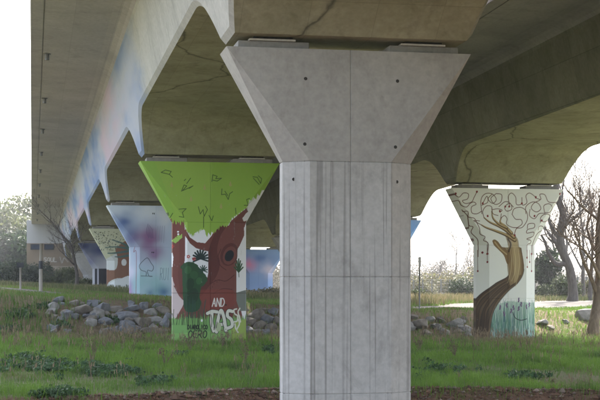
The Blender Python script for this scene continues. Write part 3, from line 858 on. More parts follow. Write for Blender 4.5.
def mural_hand(p):
    p.gain = 1.12
    W = (214, 214, 208); BRK = (96, 82, 64); TAN = (156, 141, 110); DK = (54, 44, 37); LINE = (98, 62, 50); RED = (120, 40, 40)
    z7 = lambda l: [(440 + a / 4.444, 180 + b / 4.444) for a, b in l]
    z8 = lambda l: [(460 + a / 4.21, 250 + b / 4.21) for a, b in l]
    p.fill(W)
    r = random.Random(9)
    # painted meadow
    p.poly(z8([(118, 262), (150, 232), (200, 216), (260, 218), (300, 224), (330, 220), (330, 420), (60, 420)]), (138, 168, 152), .6)
    for _ in range(230):
        x = r.uniform(125, 330); h = r.uniform(60, 150); yb = r.uniform(300, 390)
        c = r.choice([(58, 104, 84), (74, 128, 102), (40, 82, 72), (96, 146, 112), (62, 96, 110)])
        p.stroke(z8([(x, yb), (x + r.uniform(-5, 5), yb - h * .5), (x + r.uniform(-9, 9), max(yb - h, 205 + r.uniform(0, 20)))]), r.uniform(.4, 1.1), c, True, r.uniform(.25, .75), .3)
    p.blob(487, 330, 8, 12, (60, 104, 92), .75); p.blob(505, 332, 11, 9, (60, 110, 100), .6, seed=8); p.blob(530, 336, 8, 8, (120, 152, 148), .6, seed=3)
    p.stroke(z8([(222, 262), (232, 285), (256, 296), (282, 290)]), .9, (50, 60, 60))
    for a, b in ((150, 205), (196, 226), (185, 262), (226, 236), (248, 204), (258, 222), (280, 232), (296, 224), (215, 250), (247, 240), (168, 235)):
        for k in range(4): p.ell(460 + a / 4.21 + r.uniform(-.5, .5), 250 + b / 4.21 + k * 1.1, .75, .8, (104, 82, 112))
    # arm
    L = z8([(50, 420), (55, 360), (59, 300), (62, 240), (90, 190), (150, 142), (198, 116), (208, 95), (205, 60), (190, 25), (165, -10)])
    R = z8([(258, -10), (266, 40), (270, 75), (262, 110), (240, 142), (205, 172), (168, 215), (142, 258), (132, 300), (126, 360), (120, 420)])
    L = catmull(L, 5); R = catmull(R, 5)
    p.poly(L + R, BRK)
    n = len(L)
    Rr = R[::-1]
    for k in range(16):
        f0 = k / 16
        dk = (0.55 - abs(f0 - .38)) * 1.2
        for side in (0,):
            pts = []
            for i in range(0, n, 5):
                a = L[i]; b = Rr[min(i, len(Rr) - 1)]
                f = min(1, max(0, f0 + .03 * math.sin(i * .4 + k)))
                pts.append((a[0] + (b[0] - a[0]) * f, a[1] + (b[1] - a[1]) * f))
            up = [q for q in pts if q[1] < 285]; lo = [q for q in pts if q[1] > 268]
            cu = TAN if 4 < k < 14 else (116, 92, 62)
            cl = (DK, (78, 60, 44), (60, 46, 34), (104, 84, 62))[k % 4]
            if len(up) > 1: p.stroke(up, 1.7, cu, True, .65)
            if len(lo) > 1: p.stroke(lo, 1.5, cl, True, .7)
    p.stroke(L, 1.2, DK, False, .8); p.stroke(R[-40:], 1.2, DK, False, .6)
    p.blob(483, 325, 6, 14, DK, .6, .2)
    # palm, thumb and fingers
    p.poly(z7([(312, 470), (304, 420), (298, 372), (300, 330), (306, 312), (300, 280), (290, 240), (320, 236), (345, 262), (352, 300), (362, 350), (360, 400), (344, 446)]), (140, 118, 84), .8, True)
    p.poly(z7([(318, 250), (340, 262), (346, 300), (354, 360), (350, 410), (332, 460), (330, 400), (324, 350), (322, 310)]), (174, 154, 114), .8, True)
    p.poly(z7([(232, 270), (242, 264), (258, 274), (276, 298), (296, 312), (312, 306), (318, 336), (312, 366), (298, 372), (284, 336), (262, 312), (240, 290)]), (120, 96, 64), 1, True)
    for k in range(9):
        a0 = 306 + k * 6
        p.stroke(z7([(a0, 300 + 6 * (k % 3)), (a0 + 6, 360), (a0 + 2, 410), (a0 - 12, 450 + 8 * (k % 4))]), .7, ((112, 92, 66), (190, 172, 132), (128, 106, 76))[k % 3], True, .5)
    p.stroke(z7([(244, 276), (268, 306), (296, 330)]), 1.4, (168, 146, 104))
    p.stroke(z7([(302, 262), (314, 285), (306, 318)]), 1.8, DK, True, .8)
    for pts, w in (([(332, 268), (292, 244), (246, 226), (206, 212), (184, 200)], 4.2), ([(328, 254), (296, 226), (262, 206), (222, 188), (196, 168)], 4.4), ([(318, 236), (290, 206), (268, 188), (272, 168)], 3.6), ([(296, 212), (262, 196), (236, 170), (230, 140)], 3.4)):
        p.stroke(z7(pts), w, (92, 72, 48), w2=1.2)
        p.stroke(z7([(a + 1, b - 2) for a, b in pts]), w * .5, (170, 148, 106), w2=.5)
    # twining lines with berries
    lines = [
     [(184, 200), (166, 190), (150, 180), (176, 182)], [(196, 168), (190, 140), (206, 116), (228, 118), (232, 140)],
     [(60, 58), (84, 76), (104, 58), (126, 62), (122, 84), (100, 92), (112, 104), (140, 98), (152, 76), (164, 52)],
     [(66, 92), (84, 92), (96, 112), (118, 120), (134, 104), (150, 98), (160, 108), (140, 120), (142, 146), (164, 150), (186, 138)],
     [(104, 140), (124, 140), (128, 164), (152, 170), (164, 190)], [(186, 150), (182, 90), (200, 62), (232, 62), (250, 86), (234, 104), (214, 84), (232, 62)],
     [(190, 104), (208, 72), (212, 98), (186, 112)], [(250, 60), (274, 66), (270, 98), (244, 108), (226, 82), (250, 60)],
     [(232, 132), (256, 128), (276, 134), (266, 144)], [(262, 118), (290, 96), (314, 106), (318, 130), (296, 138), (288, 120), (308, 104), (326, 120)],
     [(310, 118), (304, 74), (318, 58), (336, 76), (340, 108), (362, 106), (364, 78)], [(362, 104), (370, 112), (386, 100), (382, 70), (398, 58), (420, 72), (424, 80)],
     [(320, 152), (330, 128), (360, 122), (384, 140), (388, 176), (366, 210), (340, 216), (330, 244)], [(320, 152), (336, 174), (360, 176), (364, 196), (340, 214)],
     [(270, 170), (286, 158), (298, 172), (296, 196), (320, 210), (342, 212)], [(382, 150), (382, 118), (410, 98), (436, 104), (448, 128), (428, 142), (406, 126), (416, 104), (444, 90)],
     [(400, 130), (398, 158), (420, 172), (440, 150), (468, 148)], [(424, 80), (448, 86), (444, 64), (466, 66), (484, 98), (528, 96), (530, 78), (542, 60)],
     [(464, 142), (462, 114), (486, 106), (500, 124), (488, 144), (464, 144)], [(512, 132), (516, 108), (534, 98)],
     [(388, 216), (392, 196), (418, 194), (418, 212), (390, 220), (386, 236), (416, 232), (414, 250), (386, 262), (406, 270), (404, 282), (388, 290), (388, 340)],
     [(446, 188), (448, 166), (466, 152), (492, 156), (490, 176), (464, 186), (450, 178)], [(438, 222), (442, 206), (462, 206), (470, 218), (444, 232), (430, 250), (420, 284), (422, 330)],
     [(100, 132), (124, 160), (134, 200), (150, 208), (146, 232), (172, 262), (178, 290), (178, 340)], [(164, 190), (176, 216), (180, 240), (200, 252), (196, 268), (214, 282), (212, 328)],
     [(126, 166), (134, 204), (136, 236), (160, 270), (160, 330)], [(82, 124), (98, 148), (108, 158)], [(414, 290), (414, 338)], [(230, 128), (236, 150), (258, 158)], [(270, 172), (272, 150)]]
    for l in lines: p.stroke(z7(l), .78, LINE)
    for a, b in ((70, 60), (164, 52), (212, 160), (266, 138), (364, 104), (332, 246), (426, 76), (534, 62), (512, 133), (420, 160), (190, 104), (308, 118), (160, 331), (194, 322), (212, 328), (388, 345), (414, 328), (434, 330), (290, 118), (452, 180)):
        p.ell(440 + a / 4.444, 180 + b / 4.444, .95, 1.15, RED)
    for (x, y0, y1) in ((476.5, 250, 257), (479.6, 250, 271), (487.5, 245, 262), (527.5, 250, 267), (530.5, 250, 262), (533, 252, 271)):
        p.stroke([(x, y0), (x + .2, y1)], .5, LINE, False); p.ell(x + .2, y1, .8, 1.1, RED)

def mural_clouds(p):
    p.gain = 1.35
    p.fill((158, 172, 190))
    for a in ((112, 210, 18, 8, (190, 198, 205), .8, 1), (150, 212, 16, 9, (186, 192, 202), .9, 2), (124, 222, 13, 12, (58, 82, 132), .95, 3), (133, 236, 9, 10, (66, 76, 128), .7, 4),
              (150, 240, 15, 16, (112, 74, 112), .95, 5), (155, 256, 10, 10, (118, 76, 118), .8, 6), (166, 218, 8, 14, (190, 194, 200), .8, 7), (140, 282, 14, 14, (140, 172, 178), .9, 8),
              (158, 286, 14, 18, (128, 166, 168), .9, 9), (165, 268, 8, 12, (160, 182, 186), .8, 10), (164, 292, 8, 7, (56, 90, 126), .85, 11), (150, 293, 5, 5, (64, 96, 130), .7, 12),
              (131, 272, 5, 10, (190, 190, 210), .9, 13), (130, 290, 4, 10, (158, 118, 168), .9, 14), (128, 260, 2.5, 14, (196, 204, 216), .8, 15), (120, 240, 5, 14, (150, 166, 200), .7, 16)):
        p.blob(a[0], a[1], a[2], a[3], a[4], a[5], .5, a[6])
    K = (44, 46, 58)
    p.stroke([(146, 276), (146, 272), (141, 270), (139.5, 265.5), (143, 261), (147.5, 258), (151, 263), (153.5, 267), (152, 271), (147.5, 270.5), (149, 276), (152, 276.3), (141, 276)], .55, K)
    p.stroke([(135, 247), (134, 252), (136.5, 254), (136, 298)], .5, (120, 70, 80))
    for k in range(5): p.stroke([(148 + k * 1.2, 224 + k * 1.2), (146.5 + k * 1.5, 232), (149 + k, 238)], .4, (84, 70, 104))
    for k in range(4): p.stroke([(158 + k * 2.2, 226), (157 + k * 2.2, 240 + k)], .4, (120, 128, 150))
    p.text('RUI', 160, 268, 12, 2.4, (96, 118, 132), .45, .2, .4)
    for a, b in ((152.7, 213.5), (154.3, 213.7), (152, 252.4), (153.6, 252.4)): p.ell(a, b, .55, .8, (24, 26, 34))

def mural_brown_hand(p):
    p.gain = 1.3
    zz = lambda l: [(75 + a / 4.44, 215 + b / 4.44) for a, b in l]
    p.fill((166, 168, 144))
    p.poly(zz([(130, 200), (240, 140), (260, 360), (120, 360)]), (176, 180, 178))
    r = random.Random(3)
    for _ in range(190):
        p.ell(75 + r.uniform(62, 240) / 4.44, 215 + r.uniform(72, 160) / 4.44, r.uniform(.25, .7), r.uniform(.25, .6), r.choice([(66, 66, 54), (92, 96, 70), (58, 70, 74)]))
    BR = (112, 80, 62)
    p.poly(zz([(130, 340), (132, 250), (170, 246), (186, 232), (190, 190), (182, 150), (240, 120), (250, 270), (190, 280), (150, 300), (138, 340)]), BR, 1, True)
    p.poly(zz([(140, 336), (160, 300), (200, 284), (250, 272), (250, 340)]), (190, 194, 196), 1, True)
    p.ell(124, 262.5, 2.6, 3.4, (186, 188, 186))
    for l in ([(240, 150), (190, 142), (136, 144)], [(240, 160), (186, 168), (146, 170)], [(236, 180), (200, 186), (178, 186)], [(236, 140), (206, 124), (164, 110)]):
        p.stroke(zz(l), 2.4, (66, 92, 88), w2=1.0)
    for _ in range(60):
        x = r.uniform(150, 245); p.stroke(zz([(x, 345), (x + r.uniform(-5, 5), 345 - r.uniform(12, 36))]), .5, (58, 72, 54), False)

def mural_navy(p):
    p.gain = 1.5
    p.fill((150, 152, 160))
    p.blob(84, 246, 14, 9, (34, 48, 92), 1, .3, 2); p.blob(100, 250, 16, 10, (36, 50, 96), 1, .3, 3); p.blob(112, 246, 16, 8, (40, 54, 98), 1, .3, 4)
    p.blob(90, 262, 10, 6, (96, 100, 130), .8, .3, 5)
    p.fill((24, 27, 33), *sorted((p.conv(0, 285)[1], p.conv(0, 268)[1])), p.conv(95, 0)[0], p.conv(110, 0)[0])
    p.stroke([(98, 266), (98, 290)], 1.2, (150, 150, 160), False)

def mural_plain_blue(p):
    p.gain = 1.3
    p.fill((140, 164, 196))
    p.blob(412, 228, 12, 12, (118, 156, 204), 1, .3, 4); p.blob(365, 232, 24, 10, (170, 160, 190), .8, .4, 8); p.blob(380, 270, 18, 16, (120, 150, 180), .8, .4, 9)

def mural_pink(p):
    p.gain = 1.6
    p.fill((112, 134, 172))
    p.blob(250, 264, 7, 7, (176, 110, 140), .95, .5, 4); p.blob(262, 258, 12, 5, (70, 98, 150), .8, .4, 8); p.blob(268, 270, 7, 8, (190, 178, 190), .8, .4, 9); p.blob(243, 256, 6, 5, (80, 104, 160), .8, .4, 10)

GP = 'bridge piers'
z_foot = lambda x, y: tz(x, y)
# the bare pier in front
jn = [EYE + (VY - 277) * 26.0 / F, EYE + (VY - 393) * 26.0 / F]
p1, conv1, c1, k1, zt1, zc1 = make_pier(ROW1_X, ROW1_Y[0], 0, tz(ROW1_X, ROW1_Y[0]), 'large bare grey concrete pier in front, without any painting', GP, None, None, EYE + (VY - 162.5) * 26.0 / F, jn)
hole = MB().tube([(0, 0.004, 0), (0, -0.004, 0)], [0.032, 0.028], 10).mesh('form_tie_hole')
ring = MB().tube([(0, 0.003, 0), (0, -0.0025, 0)], [0.045, 0.045], 12).mesh('tie_hole_ring')
for (px_, py_) in ((305.6, 78.6), (397.5, 81), (304.8, 144), (395.5, 147), (295.5, 178.5), (398, 181.5)):
    x, z = conv1(px_, py_)
    on_cap = py_ < 160
    y = -PB if abs(x) < PA - PCX or on_cap else -PB + PCY * (abs(x) - (PA - PCX)) / PCX
    o = link('form_tie_hole', hole, M['hole'], k1 if on_cap else c1, (x, y - 0.003, z))
J2 = [EYE]
p2 = make_pier(ROW1_X, ROW1_Y[1], 0, 0.0, 'pier painted with a lime green tree crown and brown trunks', GP, mural_tree, 0.0125, EYE + (VY - 222) * 46.0 / F, (EYE,))
p3 = make_pier(ROW1_X, ROW1_Y[2], 0, tz(ROW1_X, ROW1_Y[2]), 'pier sprayed in pale blue and purple clouds with an outlined spade', GP, mural_clouds, 0.025, None, ())
p4 = make_pier(ROW1_X, ROW1_Y[3], 0, tz(ROW1_X, ROW1_Y[3]), 'cream pier painted with a brown hand and teal fingers among dots', GP, mural_brown_hand, 0.035)
p5 = make_pier(ROW1_X, ROW1_Y[4], 0, tz(ROW1_X, ROW1_Y[4]), 'far pier with a navy blue cap beside the bare tree', GP, mural_navy, 0.045)
p6 = make_pier(ROW1_X, ROW1_Y[5], 0, tz(ROW1_X, ROW1_Y[5]), 'last grey pier before the far abutment, mostly hidden', GP)
q1 = make_pier(ROW2_X, ROW2_Y[0], ROW2_DZ, -0.24, 'white pier painted with a wooden hand holding curling red lines', GP, mural_hand, 0.0135, EYE + (VY - 245) * 55.2 / F, (EYE + (VY - 298.5) * 55.2 / F,))
q2 = make_pier(ROW2_X, ROW2_Y[1], ROW2_DZ, tz(ROW2_X, ROW2_Y[1]), 'bright blue pier edge just right of the bare front pier', GP, mural_plain_blue, 0.05)
q3 = make_pier(ROW2_X, ROW2_Y[2], ROW2_DZ, tz(ROW2_X, ROW2_Y[2]), 'grey pier hidden behind the bare front pier', GP)
q4 = make_pier(ROW2_X, ROW2_Y[3], ROW2_DZ, tz(ROW2_X, ROW2_Y[3]), 'small far pier sprayed pink and blue between the tree pier and the front pier', GP, mural_pink, 0.05)

# ------------------------------------------------------------------ far abutment
def build_abutment():
    Y = 149.8
    zt = ZJ - GRADE * Y + 0.6
    zg = tz(3, Y) - 1.0
    root = empty('bridge_abutment', (ROW1_X, Y, zg + 1.0))
    def conv(px_, py_):
        r = ray(px_, py_); d = Y / r.y
        return (r.x * d - ROW1_X, EYE + r.z * d - zg - 1.0)
    xs = np.arange(-6.3, 7.8, 0.07); zs = np.arange(-1.0, zt - zg - 1.0, 0.07)
    X, Z = np.meshgrid(xs, zs)
    V = np.stack([X.ravel(), 0 * X.ravel(), Z.ravel()], 1)
    nx, nz_ = len(xs), len(zs)
    i = np.arange(nx - 1)[None, :] + np.arange(nz_ - 1)[:, None] * nx
    me = np_mesh('wall', V, np.stack([i, i + 1, i + 1 + nx, i + nx], -1).reshape(-1, 4))
    p = Paint(V, conv); p.gain = 1.0
    p.fill((126, 112, 96))
    for q in range(26): p.blob(28 + (q * 37 % 60), 230 + (q * 23 % 40), 5, 3, ((112, 100, 86), (140, 126, 110), (104, 96, 90))[q % 3], .5, .5, q)
    p.fill((168, 168, 170), conv(0, 243)[1], 1e9)
    p.fill((150, 140, 126), conv(0, 269)[1], conv(0, 266)[1])
    p.text('SOUL', 43.8, 257.6, 4.0, 2.6, (186, 182, 176), .7, .1, .3)
    p.text('IN', 29.3, 266, 2.6, 2.0, (190, 186, 180), .6, .1, .4)
    p.stroke([(60, 257), (62, 263), (64, 258), (68, 262)], .7, (170, 166, 160))
    p.blob(80, 250, 8, 12, (110, 130, 170), .6, .4, 6)
    add_color(me, p.c)
    link('wall', me, M['paint'], root)
    link('return_wall', MB().box(-6.3, 7.7, 0.02, 5.0, -1.0, zt - zg - 1.25).mesh('return_wall'), M['plinth'], root)
    for (a, b) in ((30.5, 41.2), (44.2, 53.8)):
        x0, z1 = conv(a, 244.2); x1, z0 = conv(b, 249.8)
        fr = MB()
        t = 0.1
        fr.box(x0, x1, -0.10, 0.01, z0, z0 + t).box(x0, x1, -0.10, 0.01, z1 - t, z1).box(x0, x0 + t, -0.10, 0.01, z0 + t, z1 - t).box(x1 - t, x1, -0.10, 0.01, z0 + t, z1 - t)
        f = link('window', fr.mesh('window'), M['darkmetal'], root)
        link('pane', MB().box(x0 + t, x1 - t, -0.04, 0.01, z0 + t, z1 - t).mesh('pane'), M['darkblue'], f)
    tag(root, 'far abutment wall, white above and brown below, with two dark windows', 'wall')
build_abutment()

# ------------------------------------------------------------------ boulders
def rock_mesh(seed, sx, sy, sz):
    r = random.Random(seed)
    bm = bmesh.new()
    for _ in range(17):
        v = Vector((r.gauss(0, 1), r.gauss(0, 1), r.gauss(0, 1))).normalized() * r.uniform(0.82, 1.08)
        v = Vector([max(-.78, min(.78, c)) for c in v])
        bm.verts.new((v.x * sx * .62, v.y * sy * .62, v.z * sz * .62))
    h = bmesh.ops.convex_hull(bm, input=bm.verts[:])
    junk = [g for g in h['geom_interior'] + h['geom_unused'] if isinstance(g, bmesh.types.BMVert)]
    if junk: bmesh.ops.delete(bm, geom=list(set(junk)), context='VERTS')
    bmesh.ops.bevel(bm, geom=bm.edges[:], offset=0.03 * min(sx, sz), segments=1, affect='EDGES', profile=0.5)
    me = bpy.data.meshes.new('boulder'); bm.to_mesh(me); bm.free()
    return me

ROCKS = []
for zx, zy, w, h in ((80, 92, 48, 24), (60, 120, 40, 30), (150, 103, 45, 24), (190, 138, 80, 40), (125, 155, 35, 35), (250, 97, 30, 16), (272, 125, 70, 36), (255, 155, 50, 45), (330, 128, 55, 30), (333, 163, 28, 24), (375, 165, 90, 34), (405, 130, 60, 20),
                     (465, 122, 35, 35), (492, 145, 45, 28), (545, 138, 50, 30), (450, 185, 58, 48), (295, 185, 60, 30), (380, 198, 60, 28), (390, 225, 65, 40), (515, 183, 60, 34), (470, 228, 55, 24), (530, 222, 60, 34), (560, 190, 30, 50), (345, 215, 35, 22), (318, 225, 40, 26),
                     (226, 190, 40, 30), (300, 152, 36, 24), (425, 162, 34, 26), (520, 118, 36, 22), (562, 160, 34, 24), (430, 210, 30, 20), (500, 208, 34, 20), (185, 108, 30, 16), (355, 145, 30, 20), (100, 108, 26, 16), (220, 110, 28, 18)):
    ROCKS.append((40 + zx / 4.444, 280 + zy / 4.444, w / 4.444, h / 4.444, 0))
for a in ((257.5, 315.5, 12, 10), (249, 315, 9, 8), (268.5, 319.5, 11, 9), (249.5, 323, 10, 8), (259.5, 325.5, 11, 8), (248, 330.5, 9, 7), (271, 328.5, 10, 8), (256, 332.5, 9, 7), (265, 333.5, 9, 7), (276, 322, 10, 8), (264, 310.5, 8, 5), (274, 312, 9, 6), (246, 309.5, 7, 5), (277, 335, 9, 7)):
    ROCKS.append(a + (1,))
for a in ((417.5, 325.5, 16, 9), (409, 327.5, 9, 9), (453.7, 324.5, 14, 7), (457, 331, 11, 6), (436, 327, 8, 6), (461.5, 322, 8, 5), (427, 333, 9, 6), (445, 333, 9, 6), (466, 330, 8, 7), (412, 317, 9, 5), (430, 320, 8, 5), (469, 336, 8, 5), (441, 321, 7, 4)):
    ROCKS.append(a + (2,))
for a in ((586, 316, 19, 11), (542, 324, 9, 6), (550, 328, 7, 4), (566, 322, 6, 4)):
    ROCKS.append(a + (3,))
_r = random.Random(12)
for k in range(22):
    ROCKS.append((_r.uniform(48, 166), _r.uniform(303, 334), _r.uniform(5, 11), _r.uniform(4, 7.5), 0))
for k in range(7):
    ROCKS.append((_r.uniform(408, 470), _r.uniform(317, 334), _r.uniform(5, 9), _r.uniform(3.5, 6), 2))
RL = ['grey angular boulder in the stone bank left of the green tree pier', 'warm grey boulder in the stone bank between the tree pier and the front pier',
      'pale boulder in the stone bank between the front pier and the white pier', 'pale stone in the sunlit grass right of the white pier']
RG = ['boulders left of the tree pier', 'boulders between the tree pier and the front pier', 'boulders left of the white pier', 'stones in the sunlit grass']
ROCK_POS = []
ORD = ['first', 'second', 'third', 'fourth', 'fifth', 'sixth', 'seventh', 'eighth', 'ninth', 'tenth', 'eleventh', 'twelfth', 'thirteenth', 'fourteenth', 'fifteenth', 'sixteenth', 'seventeenth', 'eighteenth', 'nineteenth', 'twentieth', 'twenty-first', 'twenty-second']
PLACE = ['bank left of tree pier', 'bank right of tree pier', 'bank left of white pier', 'sunlit grass right of white pier']
def boulder_label(i):
    g = ROCKS[i][4]
    same = sorted((q[1], k) for k, q in enumerate(ROCKS) if q[4] == g)
    nrow = (3, 2, 2, 1)[g]
    rk = [k for _, k in same].index(i) * nrow // len(same)
    row = sorted((ROCKS[k][0], k) for j, (_, k) in enumerate(same) if j * nrow // len(same) == rk)
    pos = [k for _, k in row].index(i)
    rn = {3: ('top', 'middle', 'bottom'), 2: ('upper', 'lower'), 1: ('',)}[nrow][rk]
    if nrow == 1: return '%s stone from the left in the %s' % (ORD[pos], PLACE[g])
    return '%s boulder from left, %s row, stone %s' % (ORD[pos], rn, PLACE[g])
for i, (px_, py_, w, h, g) in enumerate(ROCKS):
    P, d = on_ground(px_, py_ + h * 0.25, 40, 130)
    s = d / F
    sx, sz = w * s * 1.42, h * s * 1.55
    sy = (sx + sz) * 0.5
    me = rock_mesh(100 + i, sx, sy, sz)
    m = (M['rock'], M['rock'], M['rock_b'], M['rock_c'])[(i * 7 + i // 3) % 4] if g == 0 else (M['rock_b'], M['rock_b'], M['rock'])[i % 3] if g == 1 else (M['rock_c'], M['rock_c'], M['rock_b'])[i % 3]
    o = link('boulder', me, m, None, (P.x, P.y, P.z + sz * 0.12))
    o.rotation_euler = (random.uniform(-.25, .25), random.uniform(-.35, .35), random.uniform(-.5, .5))
    lab = boulder_label(i)
    if (px_, py_) == (586, 316): lab = 'largest stone in the sunlit grass, beside the leaning tree trunk'
    elif g == 2 and w == 16: lab = 'large tilted pale slab in the bank just right of the front pier'
    elif g == 0 and w > 20: lab = 'widest flat boulder in the bank left of the tree pier'
    tag(o, lab, 'boulder', RG[g])
    ROCK_POS.append((P.x, P.y, max(sx, sy) * .5))

# ------------------------------------------------------------------ vegetation
def blades(name, X, Y, Z, H, W, C, lean=0.35, mat='grass', seed=1, label='', cat='grass', dirs=None):
    r = np.random.default_rng(seed)
    n = len(X)
    a = r.uniform(0, 2 * np.pi, n)
    ca, sa = np.cos(a), np.sin(a)
    la = r.uniform(0, 2 * np.pi, n)
    ln = np.abs(r.normal(0, lean, n)) * H
    lx, ly = np.cos(la) * ln, np.sin(la) * ln
    V = np.zeros((n, 5, 3), np.float32)
    hw = W / 2
    V[:, 0] = np.stack([X - ca * hw, Y - sa * hw, Z - 0.02], 1)
    V[:, 1] = np.stack([X + ca * hw, Y + sa * hw, Z - 0.02], 1)
    V[:, 2] = np.stack([X + ca * hw * .75 + lx * .35, Y + sa * hw * .75 + ly * .35, Z + H * .6], 1)
    V[:, 3] = np.stack([X - ca * hw * .75 + lx * .35, Y - sa * hw * .75 + ly * .35, Z + H * .6], 1)
    V[:, 4] = np.stack([X + lx, Y + ly, Z + H * (1 - 0.3 * np.minimum(ln / np.maximum(H, 1e-3), 1.2))], 1)
    b = np.arange(n)[:, None] * 5
    T = np.concatenate([b + np.array([0, 1, 2]), b + np.array([0, 2, 3]), b + np.array([3, 2, 4])], 0)
    me = np_mesh(name, V.reshape(-1, 3), T)
    cc = np.repeat(np.concatenate([C, np.ones((n, 1))], 1)[:, None, :], 5, 1)
    add_color(me, cc.reshape(-1, 4))
    o = link(name, me, M[mat])
    tag(o, label, cat, kind='stuff')
    return o

def scatter(n, y0, y1, seed, margin=45):
    """random ground points inside the view (with a margin for a step to the side)"""
    r = np.random.default_rng(seed)
    Y = np.sqrt(r.uniform(y0 ** 2, y1 ** 2, n))
    u = r.uniform(-margin, 600 + margin, n)
    X = Y * (VX * 0 + (u - VX)) / F / (CT * CT) / (1 - (u - VX) / F * ST / CT)
    return X, Y

nzG = Noise(21, 4, 0.55); nzH = Noise(22, 4, 1.7); nzD = Noise(23, 3, 0.9)
def rock_free(X, Y, f=0.8):
    ok = np.ones(len(X), bool)
    for x, y, r_ in ROCK_POS:
        ok &= ((X - x) ** 2 + (Y - y) ** 2) > (r_ * f) ** 2
    return ok

def meadow():
    r = np.random.default_rng(5)
    # lower meadow between stream and stone bank
    X, Y = scatter(360000, 25.5, 57.0, 31)
    bs = bank_start(X)
    e = bank_edge(X)
    soil = np.exp(-(((X - 13.0) / 1.5) ** 2 + ((Y - 31.4) / 1.0) ** 2))
    keep = (Y > e - 0.12 - 0.15 * r.random(len(X))) & (Y < bs + 0.8) & (r.random(len(X)) > soil * 1.35)
    for x, y in ((ROW1_X, ROW1_Y[1]), (ROW2_X, ROW2_Y[0])):
        keep &= ~((np.abs(X - x) < PA) & (np.abs(Y - y) < PB))
    g = nzG(X, Y)
    keep &= r.random(len(X)) < np.clip(0.8 + 0.6 * g + .35 * Noise(30, 3, 2.2)(X, Y), 0.18, 1)
    X, Y, g = X[keep], Y[keep], g[keep]
    far = np.nonzero(Y > 47.5)[0]
    ok = np.ones(len(X), bool); ok[far] = rock_free(X[far], Y[far] + .15, 1.0)
    X, Y, g = X[ok], Y[ok], g[ok]
    Z = terrain(X, Y)
    n = len(X)
    h = nzH(X, Y); dn = nzD(X, Y)
    H = (0.10 + 0.06 * np.clip(g + .4, 0, 1.4) + 0.06 * np.clip(h, 0, 1)) * r.uniform(0.55, 1.45, n)
    H *= 1 + 0.5 * sstep(4, 0, Y - bank_edge(X)) * (X < 6)
    W = r.uniform(0.007, 0.015, n) * (Y / 36)
    c1 = np.array([0.075, 0.155, 0.02]); c2 = np.array([0.15, 0.265, 0.036]); c3 = np.array([0.20, 0.165, 0.085]); c4 = np.array([0.03, 0.065, 0.02])
    cl_ = Noise(29, 3, 4.0)(X, Y)
    H = H * np.clip(1 + .55 * cl_, .4, 1.9)
    t = np.clip(0.5 + 0.5 * g + .25 * cl_ + r.normal(0, .2, n), 0, 1)[:, None]
    C = c1 * (1 - t) + c2 * t
    dk = np.clip(0.9 * h - 0.25 - .35 * cl_, 0, .8)[:, None]
    C = C * (1 - dk) + c4 * dk
    dry = np.clip(sstep(37, 48, Y) * 0.34 + 0.30 * dn - 0.10 + r.normal(0, .14, n), 0, 1)
    dry = (dry > 0.30) * np.clip(dry * 1.6, 0, 1) * (1 - .9 * sstep(18.5, 20, X) * sstep(46, 50, Y))
    dry = dry[:, None]
    C = C * (1 - dry) + c3 * r.uniform(.6, 1.2, (n, 1)) * dry
    blades('meadow_grass', X, Y, Z, H, W, C, 0.62, 'grass', 6, 'green grass meadow between the stream and the stone bank', 'grass')
    # grass on and above the stone bank
    X, Y = scatter(150000, 49.0, 78.0, 33)
    bs = bank_start(X)
    k = (Y > bs + 0.4)
    cl = np.array(catmull(PATH, 8))
    yc = np.interp(X, cl[:, 0], cl[:, 1])
    pw = 1.3 + 2.4 * np.clip((X - 15.5) / 8, 0, 1) + 2.0 * np.clip((1 - X) / 6, 0, 1)
    k &= np.abs(Y - yc) > pw * 1.1 + 0.3 * nzH(X, Y)
    k &= rock_free(X, Y, 0.75)
    onb = (Y < bs + 4.4)
    k &= (r.random(len(X)) < np.where(onb, np.clip(.40 + .55 * nzH(X * 1.3, Y * 1.3), .05, 1) + 0.55 * sstep(2.5, -1, X) + 0.5 * sstep(19, 21, X), .95))
    for x, y in ((ROW1_X, ROW1_Y[2]), (ROW2_X, ROW2_Y[0]), (ROW2_X, ROW2_Y[1])):
        k &= ~((np.abs(X - x) < PA) & (np.abs(Y - y) < PB))
    X, Y = X[k], Y[k]; n = len(X); Z = terrain(X, Y); g = nzG(X, Y); onb = onb[k]
    H = np.where(onb, 0.16, 0.09) * r.uniform(.5, 1.6, n) * (1 + .6 * np.clip(nzD(X, Y), 0, 1)) * (1 + .9 * sstep(3, -1, X) * onb)
    W = r.uniform(0.014, 0.028, n)
    t = np.clip(0.5 + 0.6 * g + r.normal(0, .2, n), 0, 1)[:, None]
    C = np.array([0.065, 0.13, 0.02]) * (1 - t) + np.array([0.14, 0.24, 0.034]) * t
    dry = (r.random(n) < np.clip(.22 + .3 * nzD(X, Y) - .5 * sstep(18.5, 20.5, X) + .25 * sstep(66, 72, Y) * (X < 20), 0.02, .85))[:, None]
    C = np.where(dry, np.array([0.21, 0.17, 0.095]) * r.uniform(.6, 1.15, (n, 1)), C)
    blades('bank_grass', X, Y, Z, H, W, C, 0.4, 'grass', 7, 'grass tufts between and above the boulders of the stone bank', 'grass')
    # dry straw grass beyond the track
    X, Y = scatter(90000, 70.0, 120.0, 35)
    yc = np.interp(X, cl[:, 0], cl[:, 1])
    pw = 1.3 + 2.4 * np.clip((X - 15.5) / 8, 0, 1) + 2.0 * np.clip((1 - X) / 6, 0, 1)
    k = (np.abs(Y - yc) > pw * 1.15)
    for x, y in [(ROW1_X, q) for q in ROW1_Y[2:]] + [(ROW2_X, q) for q in ROW2_Y[1:]]:
        k &= ~((np.abs(X - x) < PA) & (np.abs(Y - y) < PB))
    X, Y = X[k], Y[k]; n = len(X); Z = terrain(X, Y); g = nzG(X * .4, Y * .4)
